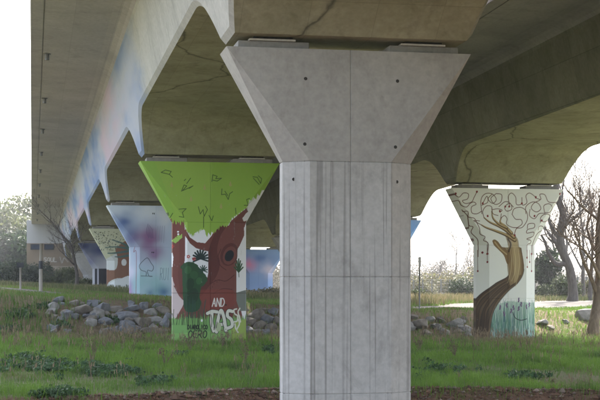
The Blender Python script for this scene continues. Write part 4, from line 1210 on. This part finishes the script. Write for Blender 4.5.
    H = r.uniform(.12, .42, n) * (1 + .8 * np.clip(g, 0, 1)); W = r.uniform(.02, .05, n)
    t = np.clip(.45 + .5 * g + r.normal(0, .25, n), 0, 1)[:, None]
    C = np.array([0.075, 0.10, 0.03]) * (1 - t) + np.array([0.27, 0.22, 0.13]) * t
    blades('straw_grass', X, Y, Z, H, W, C, 0.35, 'dry', 8, 'tall straw coloured grass beyond the earth track', 'grass')
meadow()

def dry_weeds():
    """thin brown stalks with seed heads standing in the meadow"""
    r = np.random.default_rng(44)
    X, Y = scatter(3600, 28.5, 54.0, 45)
    den = np.clip(sstep(35, 44, Y) * .7 + .45 * nzD(X * 1.2, Y * 1.2), 0, 1)
    k = (r.random(len(X)) < den) & (Y > bank_edge(X) + .3) & (Y < bank_start(X) - .2) & (np.abs(X - 12.8) > .1)
    for x, y in ((ROW1_X, ROW1_Y[1]), (ROW2_X, ROW2_Y[0])):
        k &= ~((np.abs(X - x) < PA + .1) & (np.abs(Y - y) < PB + .1))
    X, Y = X[k], Y[k]; Z = terrain(X, Y)
    XX = []; YY = []; ZZ = []; HH = []; WW = []; CC = []
    for x, y, z in zip(X, Y, Z):
        h = r.uniform(.25, .62); c = np.array([0.17, 0.13, 0.085]) * r.uniform(.6, 1.3)
        XX.append(x); YY.append(y); ZZ.append(z); HH.append(h); WW.append(.012); CC.append(c)
        for _ in range(r.integers(3, 8)):
            t = r.uniform(.45, .92)
            XX.append(x + r.normal(0, .03)); YY.append(y + r.normal(0, .03)); ZZ.append(z + h * t); HH.append(r.uniform(.05, .13)); WW.append(r.uniform(.012, .026)); CC.append(c * r.uniform(.8, 1.4))
    blades('dry_weeds', np.array(XX), np.array(YY), np.array(ZZ), np.array(HH), np.array(WW), np.array(CC), .35, 'dry', 9, 'thin dry brown weed stalks standing in the meadow', 'weeds')
dry_weeds()

def leaf_cloud(centers, radii, n, size, cols, seed, flat=0.55):
    """n leaf quads on and in a set of ellipsoid clumps"""
    r = np.random.default_rng(seed)
    C = np.array(centers, float); R = np.array(radii, float)
    w = (R[:, 0] * R[:, 2]); w = w / w.sum()
    idx = r.choice(len(C), n, p=w)
    v = r.normal(size=(n, 3)); v /= np.linalg.norm(v, axis=1)[:, None]
    rad = r.uniform(0.15, 1.0, n) ** 0.45 * (1 + r.normal(0, .12, n))
    P = C[idx] + v * R[idx] * rad[:, None]
    nr = v + r.normal(0, .8, (n, 3)); nr /= np.linalg.norm(nr, axis=1)[:, None]
    a = np.cross(nr, r.normal(size=(n, 3))); a /= np.linalg.norm(a, axis=1)[:, None]
    b = np.cross(nr, a)
    s = (size * r.uniform(.55, 1.4, n))[:, None]
    V = np.stack([P - a * s, P - b * s * flat, P + a * s, P + b * s * flat], 1).reshape(-1, 3)
    Fc = np.arange(n * 4).reshape(-1, 4)
    cl = np.array(cols)[r.integers(0, len(cols), n)] * r.uniform(.65, 1.35, (n, 1))
    tint = 0.75 + 0.5 * r.random(len(C))
    cl = cl * tint[idx][:, None]
    cc = np.repeat(np.concatenate([cl, np.ones((n, 1))], 1)[:, None, :], 4, 1).reshape(-1, 4)
    return V, Fc, cc

def shrub(name, x, y, w, h, n, size, cols, seed, label, cat, group=None, depth=None, zoff=0.0, trunk=True, tall=False):
    z = tz(x, y) + zoff
    root = empty(name, (x, y, z))
    r = random.Random(seed)
    cs, rs = [], []
    k = 9 if not tall else 12
    dp = depth or w * .8
    for i in range(k):
        f = (i + .5) / k
        if tall:
            zz = h * (0.12 + 0.8 * f); ww = w * .5 * (1 - .55 * abs(f - .35))
            cs.append((r.uniform(-.25, .25) * w, r.uniform(-.25, .25) * dp, zz)); rs.append((ww * r.uniform(.45, .75), ww * .6, h * .14))
        else:
            u = r.uniform(-.5, .5)
            top = h * (1 - 1.6 * u * u) * r.uniform(.55, 1.0)
            rr = r.uniform(.16, .27) * w
            cs.append((u * w * .8, r.uniform(-.35, .35) * dp, max(top - rr * .7, rr * .3))); rs.append((rr, rr, min(rr, h * .4)))
    V, Fc, cc = leaf_cloud(cs, rs, n, size, cols, seed)
    V[:, 2] = np.maximum(V[:, 2], 0.01)
    me = np_mesh('foliage', V, Fc); add_color(me, cc)
    link('foliage', me, M['leaf'], root)
    if trunk:
        mb = MB()
        for i in range(5):
            c = cs[i * len(cs) // 5]
            mb.tube([(c[0] * .15, c[1] * .15, -.1), (c[0] * .5, c[1] * .5, c[2] * .5), c], [.05 * h / 2, .035 * h / 2, .012], 5)
        link('stem', mb.mesh('stem'), M['bark_g'], root)
    tag(root, label, cat, group)
    return root

def bare_tree(name, base, h, lean, seed, label, mat, r0, levels=4, spread=.6, splits=(3, 5), fork=0.35, group=None, twig=0.006, stem=None, ivy=None):
    r = random.Random(seed)
    root = empty(name, base)
    trunk = MB(); br = MB(); tw = MB()
    def grow(p, d, L, rad, lev):
        n = 6 if lev == 0 else 5
        pts = [p.copy()]; rads = [rad]
        q = p.copy(); dd = d.copy()
        for i in range(n):
            dd = (dd + Vector((r.gauss(0, .13), r.gauss(0, .13), r.gauss(.06, .10))) * (1.0 if lev else .7)).normalized()
            q = q + dd * (L / n); pts.append(q.copy()); rads.append(max(rad * (1 - .62 * (i + 1) / n), twig * .6))
        (trunk if lev == 0 else br if lev < 3 else tw).tube(pts, rads, 9 if lev == 0 else 6 if lev < 2 else 4 if lev < 3 else 3, cap=lev < 2)
        if lev >= levels: return
        k = r.randint(*splits)
        for j in range(k):
            f = fork + (1 - fork) * (j + r.random()) / k
            f = min(f, .98)
            i = int(f * n); t = f * n - i
            pp = pts[i].lerp(pts[i + 1], t)
            ax = Vector((r.gauss(0, 1), r.gauss(0, 1), r.gauss(.15, .5))).normalized()
            nd = (dd * (1 - spread) + ax * spread + Vector((0, 0, .22))).normalized()
            grow(pp, nd, L * r.uniform(.48, .72), max(rads[i] * r.uniform(.45, .7), twig), lev + 1)
        grow(pts[-1], (dd + Vector((r.gauss(0, .2), r.gauss(0, .2), .1))).normalized(), L * .6, rads[-1], lev + 1)
    if stem:
        pts = [Vector(q) for q in stem]
        n = len(pts)
        rr = [r0 * (1.35 if i == 0 else 1 - .45 * i / n) for i in range(n)]
        P = [Vector(q) for q in catmull([tuple(q) for q in pts], 5)]
        R_ = [rr[min(int(i / 5), n - 1)] * (1 - (i % 5) / 5) + rr[min(int(i / 5) + 1, n - 1)] * ((i % 5) / 5) for i in range(len(P))]
        trunk.tube(P, R_, 10)
        for j in range(r.randint(6, 8)):
            i = int(len(P) * (.38 + .6 * j / 8)); i = min(i, len(P) - 1)
            ax = Vector((r.gauss(0, 1), r.gauss(0, 1), r.gauss(.3, .5))).normalized()
            grow(P[i], (ax * .75 + Vector((0, 0, .45))).normalized(), h * r.uniform(.22, .36), R_[i] * r.uniform(.4, .6), 1)
        d = (P[-1] - P[-3]).normalized()
        grow(P[-1], d, h * .4, R_[-1], 1)
    else:
        grow(Vector((0, 0, -.1)), Vector(lean).normalized(), h * .45, r0, 0)
    link('trunk', trunk.mesh('trunk', True), mat, root)
    link('branches', br.mesh('branches'), mat, root)
    if tw.v:
        o = link('twigs', tw.mesh('twigs'), mat, root); o['kind'] = 'stuff'
    if ivy:
        V, Fc, cc = leaf_cloud([q for q, _ in ivy], [s for _, s in ivy], 1800, .05, [(0.04, 0.06, 0.02), (0.06, 0.08, 0.03)], seed)
        me = np_mesh('ivy', V, Fc); add_color(me, cc); o = link('ivy', me, M['leaf'], root); o['kind'] = 'stuff'
    tag(root, label, 'tree', group)
    return root

def at(px_, py_, d):
    r = ray(px_, py_)
    return Vector((r.x * d, r.y * d, EYE + r.z * d))
def foot(px_, d):
    p = at(px_, 300, d); return Vector((p.x, p.y, tz(p.x, p.y)))

def right_side():
    # leaning brown trunk at the right edge
    b, d = on_ground(592, 336, 45, 90)
    def rel(px_, py_, dd=0.0): q = at(px_, py_, d + dd) - b; return (q.x, q.y, q.z)
    bare_tree('bare_tree', b - Vector((0, 0, .1)), 9.5, (0, 0, 1), 3, 'leaning brown bare tree at the right edge, its trunk rising from sunlit grass', M['bark'], .25, 4, .62, (3, 4), .3, None, .007,
              stem=[(0, 0, 0), rel(594.5, 318), rel(597.5, 300, .2), rel(600, 270, .4), rel(599, 240, .6), rel(602, 205, .8), rel(607, 170, 1.0)])
    # crooked dark tree behind
    b = foot(572, 84); d = 84
    def rel2(px_, py_, dd=0.0): q = at(px_, py_, d + dd) - b; return (q.x, q.y, q.z)
    t = bare_tree('crooked_tree', b - Vector((0, 0, .1)), 8.0, (0, 0, 1), 8, 'dark crooked bare tree behind the white pier, with thick twisting limbs', M['bark_g'], .30, 4, .6, (3, 4), .3, None, .010,
                  stem=[(0, 0, 0), rel2(573, 290), rel2(570, 268), rel2(563, 250), rel2(560, 232), rel2(563, 212), rel2(556, 190), rel2(560, 165)])
    mb = MB()
    P = [Vector(q) for q in catmull([rel2(566, 262), rel2(556, 262, -.3), rel2(549, 252, -.4), rel2(545, 240, -.5), rel2(541, 233, -.6)], 5)]
    mb.tube(P, [.17 * (1 - .7 * i / len(P)) for i in range(len(P))], 7)
    P = [Vector(q) for q in catmull([rel2(562, 240), rel2(553, 228, .3), rel2(549, 215, .4), rel2(553, 196, .5)], 5)]
    mb.tube(P, [.15 * (1 - .75 * i / len(P)) for i in range(len(P))], 7)
    link('limb', mb.mesh('limb', True), M['bark_g'], t)
    # tall thin bare trees further off
    for i, (px_, dd, hh, sd) in enumerate(((583, 96, 11.5, 21), (598, 110, 13, 22), (552, 120, 10.5, 23), (612, 92, 12, 24), (577, 112, 13, 25), (590, 88, 9.5, 26), (566, 104, 10, 27), (606, 80, 10.5, 28))):
        bare_tree('bare_tree', foot(px_, dd), hh, (random.uniform(-.15, .15), 0, 1), sd,
                  ['slim grey bare tree right of the crooked tree', 'tall grey bare tree behind the leaning trunk', 'thin far bare tree between the white pier and the crooked tree', 'grey bare tree leaving the frame at the right', 'tall thin bare tree standing behind the crooked tree', 'short bare tree just left of the leaning trunk', 'bare tree crossing the limbs of the crooked tree', 'bare tree behind the crown of the leaning tree'][i], M['bark_g'], .16, 4, .6, (3, 5), .3, 'grey bare trees at the right', .011)
    for i, (px_, dd, hh, sd) in enumerate(((455, 170, 10.0, 41), (467, 160, 7.5, 42), (436, 185, 6.5, 43))):
        bare_tree('bare_tree', foot(px_, dd), hh, (0, 0, 1), sd,
                  ['tallest of the far bare trees left of the white pier', 'far bare tree partly behind the left edge of the white pier', 'smallest far bare tree near the signpost'][i], M['bark_g'], .15, 4, .65, (3, 5), .25, 'far bare trees left of the white pier', .016)
    # evergreens and bushes
    DG = [(0.02, 0.035, 0.014), (0.03, 0.048, 0.02), (0.016, 0.028, 0.014)]
    MG = [(0.045, 0.062, 0.026), (0.06, 0.075, 0.035), (0.035, 0.05, 0.02)]
    OL = [(0.10, 0.095, 0.045), (0.13, 0.115, 0.06), (0.08, 0.085, 0.035)]
    p = foot(546, 98); shrub('evergreen_tree', p.x, p.y, 2.6, 3.6, 5000, .11, DG, 51, 'dense dark evergreen just right of the white pier', 'tree', tall=True)
    p = foot(556, 92); shrub('bush', p.x, p.y, 2.6, 2.1, 3500, .09, MG, 52, 'grey green bush under the crooked tree', 'bush')
    p = foot(459, 106); shrub('bush', p.x, p.y, 3.8, 1.6, 5500, .09, DG, 53, 'rounded dark green bush left of the white pier by the fence', 'bush')
    p = foot(417, 92); shrub('bush', p.x, p.y, 2.4, .9, 2500, .08, MG, 54, 'low green bush beside the foot of the signpost', 'bush')
    p = foot(580, 100); shrub('bush', p.x, p.y, 3.2, 1.6, 3500, .09, OL, 55, 'olive brown thicket behind the leaning trunk', 'bush')
    p = foot(436, 128); shrub('reed_thicket', p.x, p.y, 7.5, 2.6, 6000, .12, OL, 56, 'tan reed thicket behind the wire fence', 'reeds')
    p = foot(470, 140); shrub('reed_thicket', p.x, p.y, 7.0, 3.4, 6000, .12, OL, 57, 'brownish thicket of reeds behind the rounded dark bush', 'reeds')
    p = foot(258, 104); shrub('bush', p.x, p.y, 4.5, 1.1, 4000, .09, OL, 58, 'olive scrub in front of the small pink and blue pier', 'bush')
    p = foot(411, 120); shrub('bush', p.x, p.y, 3.5, 1.8, 3500, .1, OL, 59, 'straw coloured scrub at the right edge of the front pier', 'bush')
    # distant wood closing the view
    cs, rs = [], []
    r = random.Random(6)
    for k in range(190):
        px_ = r.uniform(225, 680); dd = r.uniform(190, 300); q = foot(px_, dd)
        hh = r.uniform(2.5, 6.5)
        cs.append((q.x, q.y, q.z + hh * .55)); rs.append((r.uniform(2.5, 5), 3, hh * .55))
    V, Fc, cc = leaf_cloud(cs, rs, 95000, .26, [(0.075, 0.065, 0.045), (0.06, 0.06, 0.035), (0.09, 0.075, 0.055)], 61, .22)
    me = np_mesh('distant_wood', V, Fc); add_color(me, cc)
    tag(link('distant_wood', me, M['dry']), 'pale distant wood closing the view behind the right piers', 'wood', kind='stuff')
right_side()

def left_side():
    DG = [(0.025, 0.042, 0.016), (0.035, 0.055, 0.02), (0.02, 0.034, 0.016)]
    MG = [(0.07, 0.085, 0.03), (0.095, 0.105, 0.04), (0.055, 0.07, 0.025)]
    spots = [(2, 200, 11, 10.5, MG, 'pale olive tree at the left edge on the far slope', 71), (14, 215, 11, 13, MG, 'tallest pale olive tree on the far slope left of the abutment', 72), (24, 185, 8.5, 9.0, DG, 'dark tree against the left end of the abutment', 73),
             (12, 165, 8, 6.0, DG, 'dark round tree below the pale olive trees at the left', 74), (-12, 190, 12, 12, MG, 'olive tree cut by the left edge of the frame', 75)]
    for px_, dd, w, h, c, lab, sd in spots:
        p = foot(px_, dd)
        shrub('hillside_tree', p.x, p.y, w, h, 9000, .26, c, sd, lab, 'tree', 'trees on the slope at the left')
    for px_, dd, w, h, c, lab, sd in ((8, 118, 4.2, 2.1, DG, 'dark green hedge bush behind the short post', 81), (28, 122, 4.5, 2.3, DG, 'dark green bush in front of the left end of the abutment', 82), (46, 126, 4.5, 2.2, DG, 'dark bush in front of the abutment graffiti', 83),
                                      (62, 118, 3.6, 1.9, MG, 'brownish green bush left of the bare tree trunk', 84), (82, 112, 3.0, 1.2, MG, 'low scrub below the navy pier', 85), (-8, 112, 4, 2.0, DG, 'dark bush at the left edge beside the track', 86), (108, 100, 2.4, .7, MG, 'low green scrub before the cream pier', 87)):
        p = foot(px_, dd)
        shrub('bush', p.x, p.y, w, h, 5200, .10, c, sd, lab, 'bush', 'bushes before the abutment')
    b = foot(76, 104); d = 104
    def rel(px_, py_, dd=0.0): q = at(px_, py_, d + dd) - b; return (q.x, q.y, q.z)
    bare_tree('bare_tree', b - Vector((0, 0, .1)), 6.0, (0, 0, 1), 91, 'thin bare tree with arching branches in front of the abutment', M['bark_g'], .13, 4, .62, (3, 4), .3, None, .009,
              stem=[(0, 0, 0), rel(77, 275), rel(75, 262), rel(73, 252), rel(70, 243), rel(64, 236)])
    # posts
    P, dd = on_ground(40.8, 292, 50, 130)
    top = at(41.0, 243.5, dd)
    root = empty('wooden_pole', P)
    link('shaft', MB().tube([(0, 0, -.3), (0, 0, (top.z - P.z) * .5), (0.02, 0, top.z - P.z)], [.085, .08, .07], 10).mesh('shaft', True), M['wood'], root)
    z0 = at(41, 269, dd).z - P.z; z1 = at(41, 261, dd).z - P.z
    link('dark_sleeve', MB().tube([(0, 0, z0), (0, 0, z1)], [.092, .092], 10).mesh('dark_sleeve'), M['darkmetal'], root)
    tag(root, 'tall wooden pole with a dark sleeve in front of the abutment', 'pole')
    P, dd = on_ground(20.5, 290, 50, 130)
    top = at(20.8, 264, dd)
    root = empty('short_post', P)
    h = top.z - P.z
    link('shaft', MB().tube([(0, 0, -.3), (0, 0, h)], [.05, .045], 8).mesh('shaft', True), M['wood'], root)
    link('sign_plate', MB().box(-.17, .14, -.065, -.047, h - .16, h + .06).mesh('sign_plate', bevel=.004), M['darkmetal'], root)
    tag(root, 'short post with a small dark plate at the left by the track', 'post')
    # signpost right of the front pier
    P, dd = on_ground(419.5, 311, 55, 80)
    root = empty('signpost', P)
    h = at(418.5, 257, dd).z - P.z
    link('post', MB().tube([(0, 0, -.3), (0, 0, h - .02)], [.033, .03], 8).mesh('post', True), M['metal'], root)
    z0 = at(418.5, 267, dd).z - P.z
    bm = MB(); w = .065
    zs = np.linspace(z0, h, 12); prof = [(.4, 0), (1, .1), (1, .9), (.55, 1)]
    bm.box(-w, w, -.062, -.036, z0, h)
    link('sign_plate', bm.mesh('sign_plate', bevel=.012), M['signplate'], root)
    link('clamp', MB().box(-.045, .045, -.036, .045, (z0 + h) / 2 - .025, (z0 + h) / 2 + .025).mesh('clamp'), M['metal'], root)
    tag(root, 'slim signpost with a narrow plate just right of the front pier', 'signpost')
left_side()

def fence():
    # wire fence beyond the track on the right
    A = foot(404, 112); B = foot(476, 118)
    root = empty('wire_fence', A)
    n = 9; H = 1.55
    for i in range(n):
        q = A.lerp(B, i / (n - 1)); q.z = tz(q.x, q.y)
        v = q - A
        link('post', MB().box(v.x - .045, v.x + .045, v.y - .045, v.y + .045, v.z - .3, v.z + H).mesh('post'), M['metal'], root)
    mb = MB()
    for k in range(6):
        pts = []
        for i in range(n):
            q = A.lerp(B, i / (n - 1)); q.z = tz(q.x, q.y); v = q - A
            pts.append((v.x, v.y - .05, v.z + .1 + k * (H - .15) / 5))
        mb.tube(pts, [.008] * n, 4)
    for i in range(70):
        q = A.lerp(B, (i + .5) / 70); q.z = tz(q.x, q.y); v = q - A
        mb.tube([(v.x, v.y - .05, v.z + .1), (v.x, v.y - .05, v.z + H - .05)], [.006, .006], 3, False)
    o = link('wire_mesh', mb.mesh('wire_mesh'), M['metal'], root); o['kind'] = 'stuff'
    tag(root, 'grey wire fence in the distance left of the white pier', 'fence')
    A = foot(535, 104); B = foot(604, 100)
    root = empty('wire_fence', A)
    for i in range(9):
        q = A.lerp(B, i / 8); q.z = tz(q.x, q.y); v = q - A
        link('post', MB().box(v.x - .045, v.x + .045, v.y - .045, v.y + .045, v.z - .3, v.z + 1.7).mesh('post'), M['metal'], root)
    mb = MB()
    for k in range(6):
        pts = []
        for i in range(9):
            q = A.lerp(B, i / 8); q.z = tz(q.x, q.y); v = q - A
            pts.append((v.x, v.y - .05, v.z + .1 + k * .31))
        mb.tube(pts, [.008] * 9, 4)
    for i in range(70):
        q = A.lerp(B, (i + .5) / 70); q.z = tz(q.x, q.y); v = q - A
        mb.tube([(v.x, v.y - .05, v.z + .1), (v.x, v.y - .05, v.z + 1.65)], [.006, .006], 3, False)
    o = link('wire_mesh', mb.mesh('wire_mesh'), M['metal'], root); o['kind'] = 'stuff'
    tag(root, 'grey wire fence between the white pier and the right edge', 'fence')
fence()

def foreground_plants():
    # taller dry plant left, in the meadow
    def dryplant(px_, py_, h, seed, label, n=9):
        P, d = on_ground(px_, py_, 24, 60)
        r = random.Random(seed)
        root = empty('dry_weed_plant', P)
        st = MB(); hd = []
        for i in range(n):
            a = r.uniform(0, 6.28); sp = r.uniform(.08, .55) * h
            tip = Vector((math.cos(a) * sp, math.sin(a) * sp * .6, h * r.uniform(.45, 1.05)))
            pts = [Vector((r.gauss(0, .03), r.gauss(0, .03), -.05)), tip * .35 + Vector((0, 0, .1 * h)), tip * .7 + Vector((0, 0, .05 * h)), tip]
            st.tube(pts, [.007, .006, .005, .003], 5, False)
            for j in range(r.randint(5, 9)):
                t = r.uniform(.35, 1); q = pts[1].lerp(tip, t)
                hd.append((q.x + r.gauss(0, .03), q.y + r.gauss(0, .03), q.z + r.gauss(0, .02)))
        link('stalks', st.mesh('stalks'), simple('dry_stalk_%d' % seed, (0.10, 0.075, 0.05), (0.18, 0.14, 0.095), 20), root)
        V, Fc, cc = leaf_cloud(hd, [(.03, .03, .04)] * len(hd), len(hd) * 3, .017, [(0.14, 0.095, 0.07), (0.18, 0.13, 0.09), (0.10, 0.07, 0.055)], seed)
        me = np_mesh('seed_heads', V, Fc); add_color(me, cc); o = link('seed_heads', me, M['dry'], root); o['kind'] = 'stuff'
        tag(root, label, 'plant', 'tall dry weed plants')
    dryplant(92, 364, .78, 1, 'tallest dry brown weed in the meadow at the left', 10)
    dryplant(137, 345, .6, 2, 'dry weed just left of the foot of the tree pier', 8)
    dryplant(246, 366, .62, 3, 'dry weed in the meadow left of the front pier', 9)
    dryplant(222, 350, .6, 4, 'dry weed right before the foot of the tree pier', 9)
    dryplant(455, 358, .55, 5, 'spreading dry weed left of the white pier', 12)
    dryplant(419, 352, .5, 6, 'small dry weed at the right edge of the front pier', 8)
    dryplant(190, 352, .55, 7, 'dry weed below the writing on the tree pier', 9)
    dryplant(165, 367, .55, 8, 'leaning dry weed in the middle of the left meadow', 7)
    # broad leaved plants, uncountable
    r = np.random.default_rng(77)
    cs, rs = [], []
    for (cx, cy, rx, ry, n) in ((60, 369, 52, 6, 150), (28, 360, 20, 3, 40), (110, 374, 22, 4, 60), (178, 358, 12, 2, 24), (155, 384, 16, 4, 30), (60, 396, 26, 3, 40), (268, 353, 5, 4, 16), (440, 372, 28, 6, 30), (520, 378, 22, 3, 24), (88, 312, 10, 4, 26), (60, 326, 10, 4, 22), (20, 315, 16, 5, 50), (8, 330, 12, 4, 30), (112, 322, 6, 3, 12), (44, 308, 8, 3, 18)):
        for _ in range(n):
            px_ = cx + r.normal(0, .5) * rx; py_ = cy + r.normal(0, .5) * ry
            P, d = on_ground(px_, min(py_, 405), 24, 60)
            cs.append((P.x, P.y, P.z + .08)); rs.append((.13, .13, .09))
    V, Fc, cc = leaf_cloud(cs, rs, len(cs) * 26, .04, [(0.05, 0.10, 0.045), (0.07, 0.125, 0.06), (0.035, 0.08, 0.03)], 78, .6)
    me = np_mesh('leafy_weeds', V, Fc); add_color(me, cc)
    tag(link('leafy_weeds', me, M['leaf']), 'broad leaved green weeds low in the meadow', 'weeds', kind='stuff')
foreground_plants()

def soil_clods():
    """crumbs of earth and pebbles on the cut stream bank"""
    r = np.random.default_rng(91)
    base = np.array([(1, 0, 0), (-1, 0, 0), (0, 1, 0), (0, -1, 0), (0, 0, 1), (0, 0, -1)], float)
    tri = np.array([(0, 2, 4), (2, 1, 4), (1, 3, 4), (3, 0, 4), (2, 0, 5), (1, 2, 5), (3, 1, 5), (0, 3, 5)])
    n = 9000
    X = r.uniform(0, 17, n); Y = bank_edge(X) - np.abs(r.normal(0, .55, n)) + .12
    n2 = 1500
    X = np.concatenate([X, 13.0 + r.normal(0, 1.2, n2)]); Y = np.concatenate([Y, 31.3 + r.normal(0, .7, n2)])
    n += n2
    Z = terrain(X, Y)
    s_ = r.lognormal(-3.9, .55, n)
    V = base[None] * s_[:, None, None] * r.uniform(.6, 1.3, (n, 6, 1)) * np.array([1.3, 1.1, .8])
    V = V + np.stack([X, Y, Z], 1)[:, None, :]
    T = (np.arange(n)[:, None, None] * 6 + tri[None]).reshape(-1, 3)
    me = np_mesh('soil_clods', V.reshape(-1, 3), T)
    c = np.array([(0.15, 0.09, 0.06), (0.10, 0.06, 0.045), (0.22, 0.17, 0.14), (0.17, 0.10, 0.065)])[r.integers(0, 4, n)] * r.uniform(.6, 1.3, (n, 1))
    add_color(me, np.repeat(np.concatenate([c, np.ones((n, 1))], 1), 6, 0))
    t = NT('clod_colour'); at_ = t.n('Attribute', attribute_name='paint'); t.bsdf(at_.outputs['Color'], .95)
    tag(link('soil_clods', me, t.m), 'crumbled red brown earth and pebbles on the stream bank', 'soil', kind='stuff')
soil_clods()

def haze():
    o = link('haze', MB().box(-410, 510, -65, 1205, -6, 36).mesh('haze'), None)
    m = bpy.data.materials.new('haze_air'); m.use_nodes = True
    nt = m.node_tree; nt.nodes.clear()
    v = nt.nodes.new('ShaderNodeVolumePrincipled'); out = nt.nodes.new('ShaderNodeOutputMaterial')
    v.inputs['Color'].default_value = (0.93, 0.95, 1.0, 1)
    v.inputs['Density'].default_value = 0.00045
    v.inputs['Anisotropy'].default_value = 0.3
    nt.links.new(v.outputs[0], out.inputs['Volume'])
    o.data.materials.append(m)
    tag(o, 'thin pale haze over the whole place', 'haze', kind='stuff')
haze()
